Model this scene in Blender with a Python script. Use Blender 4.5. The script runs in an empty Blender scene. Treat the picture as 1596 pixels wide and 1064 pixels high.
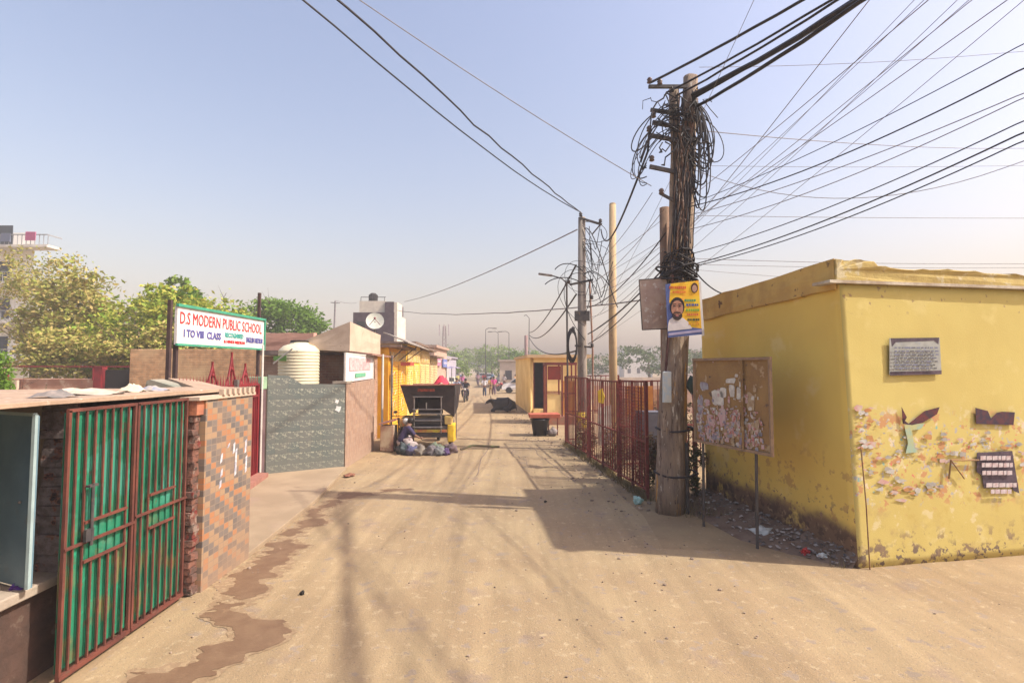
import bpy, bmesh, math, random
from mathutils import Vector, Matrix, noise
R = math.radians
PI = math.pi
S = bpy.context.scene
COL = S.collection
# ------------------------------------------------------------------ camera, world, sun
cam_d = bpy.data.cameras.new('camera'); cam = bpy.data.objects.new('camera', cam_d); COL.objects.link(cam)
TH = math.atan(40/800)
cam.location = (0, 0, 2.5); cam.rotation_euler = (PI/2+TH, 0, 0)
cam_d.sensor_width = 36; cam_d.lens = 800/1596*36; cam_d.clip_end = 3000; cam_d.clip_start = 0.05
S.camera = cam
w = bpy.data.worlds.new('World'); S.world = w; w.use_nodes = True
nt = w.node_tree; bg = nt.nodes['Background']
sky = nt.nodes.new('ShaderNodeTexSky'); sky.sky_type = 'NISHITA'; sky.sun_disc = False
SUN = Vector((3.50, -0.72, 3.85)).normalized()
sky.sun_elevation = math.asin(SUN.z); sky.sun_rotation = math.atan2(SUN.x, SUN.y)
sky.air_density = 1.8; sky.dust_density = 4.2; sky.ozone_density = 4.0; sky.altitude = 0
tint = nt.nodes.new('ShaderNodeMix'); tint.data_type = 'RGBA'; tint.blend_type = 'MULTIPLY'; tint.inputs[0].default_value = 1
tint.inputs[7].default_value = (1.0, .81, .80, 1)      # smog takes the green and blue down a little
nt.links.new(sky.outputs[0], tint.inputs[6]); nt.links.new(tint.outputs[2], bg.inputs[0]); bg.inputs[1].default_value = 0.14
sl = bpy.data.lights.new('sun', 'SUN'); sl.energy = 3.3; sl.angle = R(1.0); sl.color = (1, .93, .82)
so = bpy.data.objects.new('sun', sl); COL.objects.link(so); so.location = (20, -5, 30)
so.rotation_euler = (-SUN).to_track_quat('-Z', 'Y').to_euler()
S.view_settings.view_transform = 'Standard'; S.view_settings.look = 'None'; S.view_settings.gamma = 1
S.view_settings.exposure = 1.0

# ------------------------------------------------------------------ helpers
def ray(u, v):
    dx = (u-798)/800; dy = (532-v)/800
    return Vector((dx, math.cos(TH)-dy*math.sin(TH), math.sin(TH)+dy*math.cos(TH)))
O = Vector((0, 0, 2.5))
def G(u, v, z=0.): d = ray(u, v); return O+d*((z-2.5)/d.z)
def AY(u, v, y): d = ray(u, v); return O+d*(y/d.y)
def AX(u, v, x): d = ray(u, v); return O+d*(x/d.x)
ORG = {}
def tag(o, label=None, cat=None, group=None, kind=None):
    if label: o['label'] = label
    if cat: o['category'] = cat
    if group: o['group'] = group
    if kind: o['kind'] = kind
    return o
def empty(name, loc, label=None, cat=None, group=None, rz=0):
    o = bpy.data.objects.new(name, None); COL.objects.link(o); o.location = loc; o.empty_display_size = .2
    o.rotation_euler = (0, 0, rz); ORG[o.name] = Vector(loc)
    return tag(o, label, cat, group)
class MB:
    """collects shapes in world coordinates, links them as one mesh"""
    def __init__(s): s.v = []; s.f = []
    def add(s, vs, fs):
        n = len(s.v); s.v += [tuple(p) for p in vs]; s.f += [tuple(i+n for i in f) for f in fs]; return s
    def box(s, a, b, rz=0, piv=None, jit=0):
        x0, y0, z0 = a; x1, y1, z1 = b
        P = [Vector(p) for p in ((x0,y0,z0),(x1,y0,z0),(x1,y1,z0),(x0,y1,z0),(x0,y0,z1),(x1,y0,z1),(x1,y1,z1),(x0,y1,z1))]
        if jit: P = [p+Vector([random.uniform(-jit, jit) for _ in range(3)]) for p in P]
        if rz:
            c = Vector(piv) if piv else sum(P, Vector())/8
            m = Matrix.Rotation(rz, 3, 'Z'); P = [m@(p-c)+c for p in P]
        return s.add(P, [(0,3,2,1),(4,5,6,7),(0,1,5,4),(1,2,6,5),(2,3,7,6),(3,0,4,7)])
    def beam(s, p, q, w_=.04, h=None, up=(0,0,1)):
        p = Vector(p); q = Vector(q); h = h or w_; d = (q-p).normalized(); u = Vector(up)
        if abs(d.dot(u)) > .95: u = Vector((1, 0, 0)) if abs(d.x) < .9 else Vector((0, 1, 0))
        a = d.cross(u).normalized()*w_/2; b = a.cross(d).normalized()*h/2
        P = [p-a-b, p+a-b, p+a+b, p-a+b, q-a-b, q+a-b, q+a+b, q-a+b]
        return s.add(P, [(0,3,2,1),(4,5,6,7),(0,1,5,4),(1,2,6,5),(2,3,7,6),(3,0,4,7)])
    def tube(s, pts, r, n=6, cap=True):
        pts = [Vector(p) for p in pts]; rs = r if isinstance(r, (list, tuple)) else [r]*len(pts)
        vs = []; fs = []; a = None
        for i, p in enumerate(pts):
            d = (pts[min(i+1, len(pts)-1)]-pts[max(i-1, 0)])
            d = d.normalized() if d.length > 1e-9 else Vector((0, 0, 1))
            if a is None:
                a = d.cross(Vector((0, 0, 1)))
                if a.length < .1: a = d.cross(Vector((1, 0, 0)))
            a = (a-d*a.dot(d)).normalized(); b = d.cross(a)
            for k in range(n):
                t = 2*PI*k/n; vs.append(p+(a*math.cos(t)+b*math.sin(t))*rs[i])
        for i in range(len(pts)-1):
            for k in range(n):
                k2 = (k+1) % n; fs.append((i*n+k, i*n+k2, (i+1)*n+k2, (i+1)*n+k))
        if cap: fs.append(tuple(range(n))[::-1]); fs.append(tuple((len(pts)-1)*n+k for k in range(n)))
        return s.add(vs, fs)
    def lathe(s, c, prof, n=24, axis='z'):
        vs = []; fs = []
        for r_, z in prof:
            for k in range(n):
                t = 2*PI*k/n; x, y = r_*math.cos(t), r_*math.sin(t)
                vs.append(Vector(c)+(Vector((x, y, z)) if axis == 'z' else Vector((z, x, y)) if axis == 'x' else Vector((x, z, y))))
        for i in range(len(prof)-1):
            for k in range(n):
                k2 = (k+1) % n; fs.append((i*n+k, i*n+k2, (i+1)*n+k2, (i+1)*n+k))
        fs.append(tuple(range(n))[::-1]); fs.append(tuple((len(prof)-1)*n+k for k in range(n)))
        return s.add(vs, fs)
    def poly(s, pts, off):
        """flat polygon pts extruded by vector off"""
        pts = [Vector(p) for p in pts]; off = Vector(off); n = len(pts)
        vs = pts+[p+off for p in pts]
        return s.add(vs, [tuple(range(n)), tuple(range(n, 2*n))[::-1]]+[(i, (i+1) % n+0, (i+1) % n+n, i+n)[::-1] for i in range(n)])
    def ball(s, c, r, nu=10, nv=7, jit=0., seed=0):
        rx, ry, rz = (r, r, r) if isinstance(r, (int, float)) else r
        vs = []; fs = []
        for i in range(nv+1):
            ph = PI*i/nv
            for k in range(nu):
                t = 2*PI*k/nu; d = Vector((math.sin(ph)*math.cos(t), math.sin(ph)*math.sin(t), math.cos(ph)))
                m = 1+(jit*noise.noise(d*2.3+Vector((seed*7.1, seed, 0))) if jit else 0)
                vs.append(Vector(c)+Vector((d.x*rx, d.y*ry, d.z*rz))*m)
        for i in range(nv):
            for k in range(nu):
                k2 = (k+1) % nu; fs.append((i*nu+k, (i+1)*nu+k, (i+1)*nu+k2, i*nu+k2))
        return s.add(vs, fs)
    def build(s, name, mat, parent=None, smooth=False, bevel=0, sub=0, disp=0):
        me = bpy.data.meshes.new(name)
        base = Vector((0, 0, 0))
        if parent is None:
            xs = [p[0] for p in s.v]; ys = [p[1] for p in s.v]; zs = [p[2] for p in s.v]
            base = Vector(((min(xs)+max(xs))/2, (min(ys)+max(ys))/2, min(zs)))
        else: base = ORG[parent.name].copy()
        me.from_pydata([Vector(p)-base for p in s.v], [], s.f)
        bm = bmesh.new(); bm.from_mesh(me); bmesh.ops.remove_doubles(bm, verts=bm.verts, dist=1e-5)
        bmesh.ops.recalc_face_normals(bm, faces=bm.faces)
        if sub:
            for _ in range(sub):
                bmesh.ops.subdivide_edges(bm, edges=[e for e in bm.edges if e.calc_length() > .12], cuts=1, use_grid_fill=True)
        if disp:
            bm.normal_update()
            for vv in bm.verts:
                vv.co += vv.normal*disp*noise.noise((vv.co+base)*6)+Vector([disp*.5*noise.noise((vv.co+base)*15+Vector((9*k, 0, 0))) for k in range(3)])
        bm.to_mesh(me); bm.free()
        if smooth:
            for p in me.polygons: p.use_smooth = True
        o = bpy.data.objects.new(name, me); COL.objects.link(o)
        for m_ in (mat if isinstance(mat, (list, tuple)) else [mat]): me.materials.append(m_)
        if parent is not None:
            o.parent = parent; ORG[o.name] = base
        else: o.location = base; ORG[o.name] = base
        if bevel:
            b = o.modifiers.new('bevel', 'BEVEL'); b.width = bevel; b.segments = 2; b.limit_method = 'ANGLE'
        return o
def copy_tree(o, parent=None):
    c = o.copy(); COL.objects.link(c); c.parent = parent
    for ch in list(o.children): copy_tree(ch, c)
    return c

# ------------------------------------------------------------------ materials
def srgb(r, g, b):
    f = lambda c: (c/255/12.92 if c/255 < .04045 else ((c/255+.055)/1.055)**2.4)
    return (f(r), f(g), f(b), 1)
def c4(c): return tuple(c) if len(c) == 4 else (*c, 1)
def M(name, c1, c2=None, scale=4, rough=.85, bump=.0, bscale=None, layers=(), metal=0, detail=6, leaf=False, stretch=None, spec=.3, transl=0):
    """noise-mixed base colour + optional noise-masked layers (col, scale, lo, hi, zmin, zmax) with world height limits"""
    m = bpy.data.materials.new(name); m.use_nodes = True; t = m.node_tree; N = t.nodes; L = t.links
    b = N['Principled BSDF']; b.inputs['Roughness'].default_value = rough; b.inputs['Metallic'].default_value = metal
    b.inputs['Specular IOR Level'].default_value = spec
    geo = N.new('ShaderNodeNewGeometry'); pos = geo.outputs['Position']
    if stretch:
        mp = N.new('ShaderNodeMapping'); mp.inputs['Scale'].default_value = stretch; L.new(pos, mp.inputs[0]); pos = mp.outputs[0]
    c2 = c2 or tuple(x*.8 for x in c1[:3])
    def nz(sc, det=detail, rg=.6):
        n = N.new('ShaderNodeTexNoise'); n.inputs['Scale'].default_value = sc; n.inputs['Detail'].default_value = det
        n.inputs['Roughness'].default_value = rg; L.new(pos, n.inputs['Vector']); return n
    def ss(val, lo, hi):
        r = N.new('ShaderNodeMapRange'); r.interpolation_type = 'SMOOTHSTEP'; r.inputs[1].default_value = lo; r.inputs[2].default_value = hi
        L.new(val, r.inputs[0]); return r.outputs[0]
    def mix(f, a, c):
        x = N.new('ShaderNodeMix'); x.data_type = 'RGBA'
        if isinstance(f, float): x.inputs[0].default_value = f
        else: L.new(f, x.inputs[0])
        for s_, i in ((a, 6), (c, 7)):
            if isinstance(s_, tuple): x.inputs[i].default_value = c4(s_)
            else: L.new(s_, x.inputs[i])
        return x.outputs[2]
    if leaf: fac = geo.outputs['Random Per Island']
    else: fac = ss(nz(scale).outputs[0], .35, .65)
    col = mix(fac, tuple(c1), tuple(c2))
    for ly in layers:
        lc, lsc, lo, hi = ly[:4]; f = ss(nz(lsc).outputs[0], lo, hi)
        if len(ly) > 4:
            z0, z1 = ly[4:6]; sp = N.new('ShaderNodeSeparateXYZ'); L.new(geo.outputs['Position'], sp.inputs[0])
            fade = (ly[6] if len(ly) > 6 else .15)
            n2 = nz(2.2); ad = N.new('ShaderNodeMath'); ad.operation = 'MULTIPLY_ADD'; L.new(n2.outputs[0], ad.inputs[0]); ad.inputs[1].default_value = fade*2.5; L.new(sp.outputs[2], ad.inputs[2])
            sh = fade*1.25
            a_ = ss(ad.outputs[0], z0+sh-fade, z0+sh+fade) if z0 > -5 else None
            b_ = N.new('ShaderNodeMath'); b_.operation = 'SUBTRACT'; b_.inputs[0].default_value = 1; L.new(ss(ad.outputs[0], z1+sh-fade, z1+sh+fade), b_.inputs[1])
            for q in (a_, b_.outputs[0]):
                if q is None: continue
                mu = N.new('ShaderNodeMath'); mu.operation = 'MULTIPLY'; L.new(f, mu.inputs[0]); L.new(q, mu.inputs[1]); f = mu.outputs[0]
        col = mix(f, col, tuple(lc))
    L.new(col, b.inputs['Base Color'])
    if bump:
        n = nz(bscale or scale*6, 8, .65); bp = N.new('ShaderNodeBump'); bp.inputs['Strength'].default_value = min(1, bump*1.0); bp.inputs['Distance'].default_value = .02
        L.new(n.outputs[0], bp.inputs['Height']); L.new(bp.outputs[0], b.inputs['Normal'])
    if transl:
        tr = N.new('ShaderNodeBsdfTranslucent'); L.new(col, tr.inputs[0]); ms = N.new('ShaderNodeMixShader'); ms.inputs[0].default_value = transl
        L.new(b.outputs[0], ms.inputs[1]); L.new(tr.outputs[0], ms.inputs[2]); L.new(ms.outputs[0], N['Material Output'].inputs[0])
    return m
def brickmat(name, c1, c2, mortar, bw=.23, bh=.075, along='y', rough=.9, ms=.012, bump=.6, patch=None):
    m = bpy.data.materials.new(name); m.use_nodes = True; t = m.node_tree; N = t.nodes; L = t.links; b = N['Principled BSDF']
    b.inputs['Roughness'].default_value = rough
    geo = N.new('ShaderNodeNewGeometry'); sp = N.new('ShaderNodeSeparateXYZ'); L.new(geo.outputs[0], sp.inputs[0])
    ad = N.new('ShaderNodeMath'); L.new(sp.outputs[0], ad.inputs[0]); L.new(sp.outputs[1], ad.inputs[1])
    cb = N.new('ShaderNodeCombineXYZ'); L.new(ad.outputs[0], cb.inputs[0]); L.new(sp.outputs[2], cb.inputs[1])
    br = N.new('ShaderNodeTexBrick'); L.new(cb.outputs[0], br.inputs[0])
    br.inputs['Color1'].default_value = c4(c1); br.inputs['Color2'].default_value = c4(c2); br.inputs['Mortar'].default_value = c4(mortar)
    br.inputs['Scale'].default_value = 1; br.inputs['Brick Width'].default_value = bw; br.inputs['Row Height'].default_value = bh
    br.inputs['Mortar Size'].default_value = ms; br.inputs['Mortar Smooth'].default_value = .3
    n = N.new('ShaderNodeTexNoise'); n.inputs['Scale'].default_value = 5; n.inputs['Detail'].default_value = 8; L.new(geo.outputs[0], n.inputs[0])
    mr = N.new('ShaderNodeMapRange'); mr.inputs[1].default_value = .3; mr.inputs[2].default_value = .7; mr.inputs[3].default_value = .65; mr.inputs[4].default_value = 1.25; L.new(n.outputs[0], mr.inputs[0])
    mx = N.new('ShaderNodeMix'); mx.data_type = 'RGBA'; mx.blend_type = 'MULTIPLY'; mx.inputs[0].default_value = 1
    L.new(br.outputs[0], mx.inputs[6]); L.new(mr.outputs[0], mx.inputs[7]); col = mx.outputs[2]
    if patch:
        pc, lo, hi = patch; n2 = N.new('ShaderNodeTexNoise'); n2.inputs['Scale'].default_value = 1.1; n2.inputs['Detail'].default_value = 5; L.new(geo.outputs[0], n2.inputs[0])
        r2 = N.new('ShaderNodeMapRange'); r2.inputs[1].default_value = lo; r2.inputs[2].default_value = hi; L.new(n2.outputs[0], r2.inputs[0])
        m2 = N.new('ShaderNodeMix'); m2.data_type = 'RGBA'; L.new(r2.outputs[0], m2.inputs[0]); L.new(col, m2.inputs[6]); m2.inputs[7].default_value = c4(pc); col = m2.outputs[2]
    L.new(col, b.inputs['Base Color'])
    bp = N.new('ShaderNodeBump'); bp.inputs['Strength'].default_value = bump; bp.inputs['Distance'].default_value = .01; bp.invert = True
    L.new(br.outputs['Fac'], bp.inputs['Height']); L.new(bp.outputs[0], b.inputs['Normal'])
    return m
def tilemat(name, cols, su, sv, grout, offset=.5, dirt=(.3, .22, .15), squig=None, rough=.45, step=False):
    """each cell of a running grid (x+y along the wall, z up) takes a random palette colour"""
    m = bpy.data.materials.new(name); m.use_nodes = True; t = m.node_tree; N = t.nodes; L = t.links; b = N['Principled BSDF']
    b.inputs['Roughness'].default_value = rough
    def ma(op, a, c=None, d=None):
        x = N.new('ShaderNodeMath'); x.operation = op
        for i, q in enumerate((a, c, d)):
            if q is None: continue
            if isinstance(q, (int, float)): x.inputs[i].default_value = q
            else: L.new(q, x.inputs[i])
        return x.outputs[0]
    geo = N.new('ShaderNodeNewGeometry'); sp = N.new('ShaderNodeSeparateXYZ'); L.new(geo.outputs[0], sp.inputs[0])
    h = ma('ADD', sp.outputs[0], sp.outputs[1])
    v = ma('DIVIDE', sp.outputs[2], sv); fv = ma('FLOOR', v)
    u = ma('ADD', ma('DIVIDE', h, su), ma('MULTIPLY', fv, offset)); fu = ma('FLOOR', u)
    ru = ma('SUBTRACT', u, fu); rv = ma('SUBTRACT', v, fv)
    cb = N.new('ShaderNodeCombineXYZ'); L.new(fu, cb.inputs[0]); L.new(fv, cb.inputs[1])
    wn = N.new('ShaderNodeTexWhiteNoise'); wn.noise_dimensions = '2D'; L.new(cb.outputs[0], wn.inputs['Vector'])
    cr = N.new('ShaderNodeValToRGB'); cr.color_ramp.interpolation = 'CONSTANT'
    if step:   # stair-stepped diagonal runs of colour, with odd tiles out of turn
        q_ = ma('FRACT', ma('ADD', ma('DIVIDE', ma('ADD', fu, fv), 4), ma('MULTIPLY', ma('POWER', wn.outputs[0], 3), .6))); L.new(q_, cr.inputs[0])
    else: L.new(wn.outputs[0], cr.inputs[0])
    el = cr.color_ramp.elements; el[0].color = c4(cols[0]); el[0].position = 0; el[1].color = c4(cols[1]); el[1].position = 1/len(cols)
    for i in range(2, len(cols)): e = el.new(i/len(cols)); e.color = c4(cols[i])
    col = cr.outputs[0]
    def mixc(f, a, c):
        x = N.new('ShaderNodeMix'); x.data_type = 'RGBA'; L.new(f, x.inputs[0]); L.new(a, x.inputs[6])
        x.inputs[7].default_value = c4(c); return x.outputs[2]
    if squig:
        cb2 = N.new('ShaderNodeCombineXYZ'); L.new(ru, cb2.inputs[0]); L.new(rv, cb2.inputs[1]); L.new(ma('MULTIPLY', wn.outputs[0], .12), cb2.inputs[2])
        n3 = N.new('ShaderNodeTexNoise'); n3.inputs['Scale'].default_value = 2.2; n3.inputs['Detail'].default_value = 3; n3.inputs['Distortion'].default_value = 1.2; L.new(cb2.outputs[0], n3.inputs[0])
        k = ma('ABSOLUTE', ma('SUBTRACT', n3.outputs[0], .5)); f = ma('LESS_THAN', k, .02); f = ma('MULTIPLY', f, ma('GREATER_THAN', rv, .35)); f = ma('MULTIPLY', f, .75)
        col = mixc(f, col, squig)
    e1 = ma('MINIMUM', ma('MINIMUM', ru, ma('SUBTRACT', 1, ru)), 9); e2 = ma('MINIMUM', rv, ma('SUBTRACT', 1, rv))
    g = ma('MAXIMUM', ma('LESS_THAN', ma('MULTIPLY', e1, su), .004), ma('LESS_THAN', ma('MULTIPLY', e2, sv), .004))
    col = mixc(g, col, grout)
    n = N.new('ShaderNodeTexNoise'); n.inputs['Scale'].default_value = 3; n.inputs['Detail'].default_value = 8; L.new(geo.outputs[0], n.inputs[0])
    mr = N.new('ShaderNodeMapRange'); mr.inputs[1].default_value = .4; mr.inputs[2].default_value = .75; mr.inputs[4].default_value = .6; L.new(n.outputs[0], mr.inputs[0])
    col = mixc(mr.outputs[0], col, dirt)
    zz = N.new('ShaderNodeMapRange'); zz.inputs[1].default_value = .45; zz.inputs[2].default_value = 0; zz.inputs[4].default_value = .8; L.new(sp.outputs[2], zz.inputs[0])
    col = mixc(zz.outputs[0], col, dirt)
    L.new(col, b.inputs['Base Color'])
    bp = N.new('ShaderNodeBump'); bp.inputs['Strength'].default_value = .4; bp.inputs['Distance'].default_value = .004; bp.invert = True; L.new(g, bp.inputs['Height']); L.new(bp.outputs[0], b.inputs['Normal'])
    return m
DUST = (.36, .25, .155)
road_m = M('dusty_road', (.335, .25, .14), (.285, .205, .115), .7, .95, .5, 55, layers=[((.25, .185, .13), 1.6, .56, .72), ((.385, .295, .175), 9, .56, .66), ((.19, .145, .11), 70, .60, .66), ((.43, .35, .23), 45, .63, .69), ((.27, .21, .15), 4.5, .60, .64)])
t_ = road_m.node_tree; bb_ = t_.nodes['Principled BSDF']; lk = bb_.inputs['Base Color'].links[0].from_socket   # wheel-worn streaks along the lane
gg = t_.nodes.new('ShaderNodeNewGeometry'); mp_ = t_.nodes.new('ShaderNodeMapping'); mp_.inputs['Scale'].default_value = (3.2, .12, 1); mp_.inputs['Rotation'].default_value = (0, 0, R(-3)); t_.links.new(gg.outputs[0], mp_.inputs[0])
nn_ = t_.nodes.new('ShaderNodeTexNoise'); nn_.inputs['Scale'].default_value = 1; nn_.inputs['Detail'].default_value = 7; nn_.inputs['Roughness'].default_value = .6; t_.links.new(mp_.outputs[0], nn_.inputs[0])
mr_ = t_.nodes.new('ShaderNodeMapRange'); mr_.inputs[1].default_value = .3; mr_.inputs[2].default_value = .7; mr_.inputs[3].default_value = .82; mr_.inputs[4].default_value = 1.15; t_.links.new(nn_.outputs[0], mr_.inputs[0])
mx_ = t_.nodes.new('ShaderNodeMix'); mx_.data_type = 'RGBA'; mx_.blend_type = 'MULTIPLY'; mx_.inputs[0].default_value = 1; t_.links.new(lk, mx_.inputs[6]); t_.links.new(mr_.outputs[0], mx_.inputs[7]); t_.links.new(mx_.outputs[2], bb_.inputs['Base Color'])
ground_m = M('dusty_ground', (.32, .235, .13), (.26, .185, .105), 1.1, .97, .6, 25, layers=[((.20, .15, .10), 3, .58, .75), ((.42, .32, .22), 14, .6, .7), ((.12, .12, .06), 7, .64, .72)])
scrub_m = M('scrub_ground', (.22, .18, .10), (.14, .14, .06), .6, .97, .6, 8, layers=[((.30, .22, .14), 2, .55, .7)])
apron_m = M('concrete_apron', (.335, .255, .165), (.28, .21, .135), 1.5, .95, .3, 30, layers=[((.25, .18, .12), 4, .62, .74), ((.30, .22, .16), .9, .6, .75)])
wet_m = M('wet_dirt', (.185, .115, .065), (.155, .092, .052), 5, .7, .25, 40, layers=[((.25, .16, .09), 6, .6, .75)])
conc_m = M('weathered_concrete', (.38, .32, .25), (.28, .23, .18), 3, .9, .4, 30, layers=[((.12, .1, .08), 5, .62, .75)])
lightconc_m = M('pale_plaster', (.55, .43, .32), (.46, .35, .26), 1.5, .9, .3, 25, layers=[((.3, .2, .13), 4, .62, .75)])
white_m = M('dirty_white_paint', (.62, .60, .54), (.50, .47, .42), 2, .8, .1, 30, layers=[((.3, .26, .2), 5, .65, .8)])
yellow_m = M('yellow_plaster', (.56, .46, .15), (.53, .425, .135), .8, .92, .15, 60, detail=10, layers=[
    ((.59, .49, .18), 2.5, .55, .7), ((.49, .375, .11), 3.2, .56, .68, -9, 1.7, .3), ((.60, .51, .26), 5, .57, .62, .3, 1.95, .2),
    ((.62, .53, .37), 6, .60, .63, .8, 1.95, .12), ((.50, .27, .12), 6.3, .585, .60, .7, 1.9, .12), ((.40, .38, .34), 9.5, .60, .62, .75, 1.9, .12), ((.60, .20, .14), 13, .64, .65, .9, 1.9, .12), ((.22, .42, .36), 9.7, .66, .67, .9, 1.8, .1),
    ((.44, .33, .13), 3.5, .52, .70, -9, .75, .22), ((.24, .17, .10), 6, .53, .60, -9, .38, .16), ((.16, .12, .09), 11, .56, .60, -9, .22, .1), ((.34, .24, .12), 9, .62, .66, 3.2, 3.6, .05)])
yellowside_lift_m = M('yellow_plaster_side_shade_lift', (.72, .53, .13), (.67, .48, .12), .8, .92, .15, 60, detail=10, layers=[
    ((.72, .55, .20), 2, .55, .7), ((.52, .34, .11), 5, .56, .60, -9, 1.3, .25), ((.17, .105, .065), 2.6, .28, .42, -9, .50, .12), ((.10, .065, .045), 7, .50, .55, -9, .42, .12), ((.26, .17, .10), 11, .58, .62, -9, .7, .15)])  # same paint as the front, colour lifted to offset this side's shade
parapet_m = M('worn_yellow_parapet', (.52, .41, .15), (.44, .33, .12), 3, .92, .5, 20, layers=[((.56, .49, .30), 5, .55, .65), ((.16, .11, .07), 7, .64, .72)])
black_m = M('black_cable', (.016, .015, .018), (.03, .027, .03), 8, .6)
thin_m = M('grey_wire', (.16, .15, .16), (.24, .22, .22), 8, .6)
brownwire_m = M('brown_wire', (.10, .05, .035), (.16, .11, .08), 8, .6)
rustred_m = M('red_rusty_paint', (.20, .036, .032), (.12, .03, .026), 6, .7, .2, 60, layers=[((.10, .05, .03), 9, .58, .68), ((.28, .11, .07), 14, .62, .7)])
maroon_m = M('maroon_gate_paint', (.22, .018, .022), (.16, .016, .02), 4, .55, .1, 40, layers=[((.12, .05, .03), 9, .62, .7)])
orangered_m = M('orange_red_gate_paint', (.16, .05, .033), (.095, .033, .025), 5, .7, .15, 60, layers=[((.13, .06, .04), 12, .6, .68)])
greensheet_m = M('green_gate_sheet', (.018, .20, .11), (.016, .13, .07), 3, .38, .1, 30, spec=.5, layers=[((.17, .15, .06), 3.3, .48, .66, -9, 1.1, .3), ((.09, .10, .06), 7, .60, .66), ((.05, .24, .17), 2.3, .52, .6, 1.0, 3, .3), ((.02, .27, .15), 8, .6, .7)])
bluedoor_m = M('blue_grey_steel_door', (.12, .21, .26), (.09, .16, .20), 2, .45, .1, 30, spec=.5, layers=[((.15, .13, .10), 3, .55, .7, -9, 1.3, .3)])
darkgrey_m = M('dark_steel', (.045, .042, .045), (.08, .07, .065), 6, .6, .1, layers=[((.14, .09, .06), 8, .6, .7)])
dark_m = M('dark_interior', (.03, .026, .024), (.02, .018, .017), 3, .9)
slab_m = M('roof_slab_concrete', (.42, .30, .21), (.33, .235, .165), 3, .92, .4, 25, layers=[((.60, .50, .40), 8, .6, .7), ((.2, .14, .1), 5, .64, .72)])
rawbrick_m = M('rough_brick_rubble', (.21, .095, .065), (.13, .08, .065), 11, .95, 1, 40, detail=3, layers=[((.27, .2, .16), 7, .55, .62), ((.06, .05, .04), 9, .60, .66), ((.18, .04, .03), 5, .62, .66)])
greybrick_m = M('grey_brick_rubble', (.28, .23, .22), (.17, .13, .12), 12, .95, 1, 40, detail=3, layers=[((.30, .13, .09), 9, .55, .62), ((.07, .05, .05), 9, .6, .66)])
tile_m = tilemat('orange_grey_wall_tiles', [(.36, .16, .07), (.32, .21, .12), (.12, .105, .095), (.15, .13, .115)], .10, .07, (.24, .18, .13), offset=0, dirt=(.27, .18, .115), rough=.75, step=True)
greytile_m = tilemat('grey_printed_tiles', [(.125, .145, .13), (.135, .15, .135), (.115, .14, .13)], .36, .25, (.075, .09, .085), offset=0, dirt=(.16, .165, .145), squig=(.44, .44, .34), rough=.4)
browntile_m = tilemat('brown_speckled_tiles', [(.36, .22, .15), (.42, .28, .19), (.30, .19, .14), (.38, .27, .21)], .06, .11, (.30, .20, .14), dirt=(.34, .24, .18))
brick_m = brickmat('tan_brick_wall', (.52, .30, .15), (.42, .24, .12), (.44, .30, .18), .23, .085, patch=((.52, .36, .20), .45, .7))
redbrick_m = brickmat('brown_brick_wall', (.30, .15, .09), (.24, .12, .08), (.30, .2, .14), .23, .08, patch=((.34, .24, .17), .45, .62))
oldbrick_m = brickmat('old_pinkish_brick', (.40, .23, .15), (.33, .19, .13), (.38, .27, .2), .23, .085, patch=((.42, .3, .22), .5, .62))
bark_m = M('bark', (.14, .10, .07), (.09, .065, .05), 6, .95, .6, 25)
woodpole_m = M('weathered_pole', (.29, .22, .16), (.19, .145, .115), 4, .9, 1, 22, stretch=(3, 3, .5), layers=[((.42, .34, .26), 3, .56, .68), ((.12, .08, .06), 4, .58, .7), ((.46, .26, .08), 1.7, .60, .64), ((.5, .45, .38), 7, .62, .65), ((.07, .05, .045), 12, .62, .66)])
cpole_m = M('concrete_pole', (.40, .31, .20), (.33, .25, .16), 3, .9, .4, 18, stretch=(2, 2, .5), layers=[((.20, .15, .11), 5, .6, .72)])
cpole2_m = M('greyish_concrete_pole', (.30, .26, .22), (.22, .19, .16), 3, .9, .4, 18, stretch=(2, 2, .6), layers=[((.12, .10, .08), 5, .58, .72)])
tarp_m = M('black_canvas', (.055, .040, .034), (.035, .027, .025), 5, .8, .3, 15)
steel_m = M('grey_steel_tube', (.16, .14, .13), (.24, .22, .20), 8, .45, metal=.5)
def plain(name, c, rough=.7, var=.85, **k): return M(name, c, tuple(x*var for x in c[:3]), 7, rough, **k)
tank_m = plain('cream_plastic', (.66, .60, .42), .5, .92)
orange_m = M('orange_yellow_shutter', (.72, .37, .02), (.62, .29, .02), 2, .6, .1, layers=[((.70, .50, .12), 5, .6, .7), ((.3, .16, .04), 4, .64, .75)])
hut_m = M('yellow_cream_hut', (.82, .62, .27), (.72, .52, .21), 1, .9, .2, 20, layers=[((.36, .25, .14), 2, .55, .7, -9, .5, .3)])
# foliage
leaf_dry = M('dry_yellow_leaves', (.50, .46, .08), (.19, .33, .03), leaf=True, rough=.7, transl=.3)
leaf_brown = M('brownish_leaves', (.48, .36, .13), (.27, .33, .05), leaf=True, rough=.7, transl=.25)
leaf_green = M('bright_green_leaves', (.16, .29, .025), (.10, .19, .02), leaf=True, rough=.6, transl=.35)
leaf_mid = M('mid_green_leaves', (.24, .33, .05), (.12, .20, .03), leaf=True, rough=.7, transl=.3)
leaf_dark = M('dark_green_leaves', (.10, .155, .035), (.045, .08, .02), leaf=True, rough=.7, transl=.25)
leaf_hedge = M('dusty_hedge_leaves', (.16, .135, .05), (.045, .06, .02), leaf=True, rough=.75, transl=.2)
grass_m = M('dry_grass_blades', (.24, .18, .09), (.11, .10, .045), leaf=True, rough=.8, transl=.2)
litter_m = M('scattered_litter', (.42, .37, .33), (.06, .05, .05), leaf=True, rough=.8)

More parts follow.
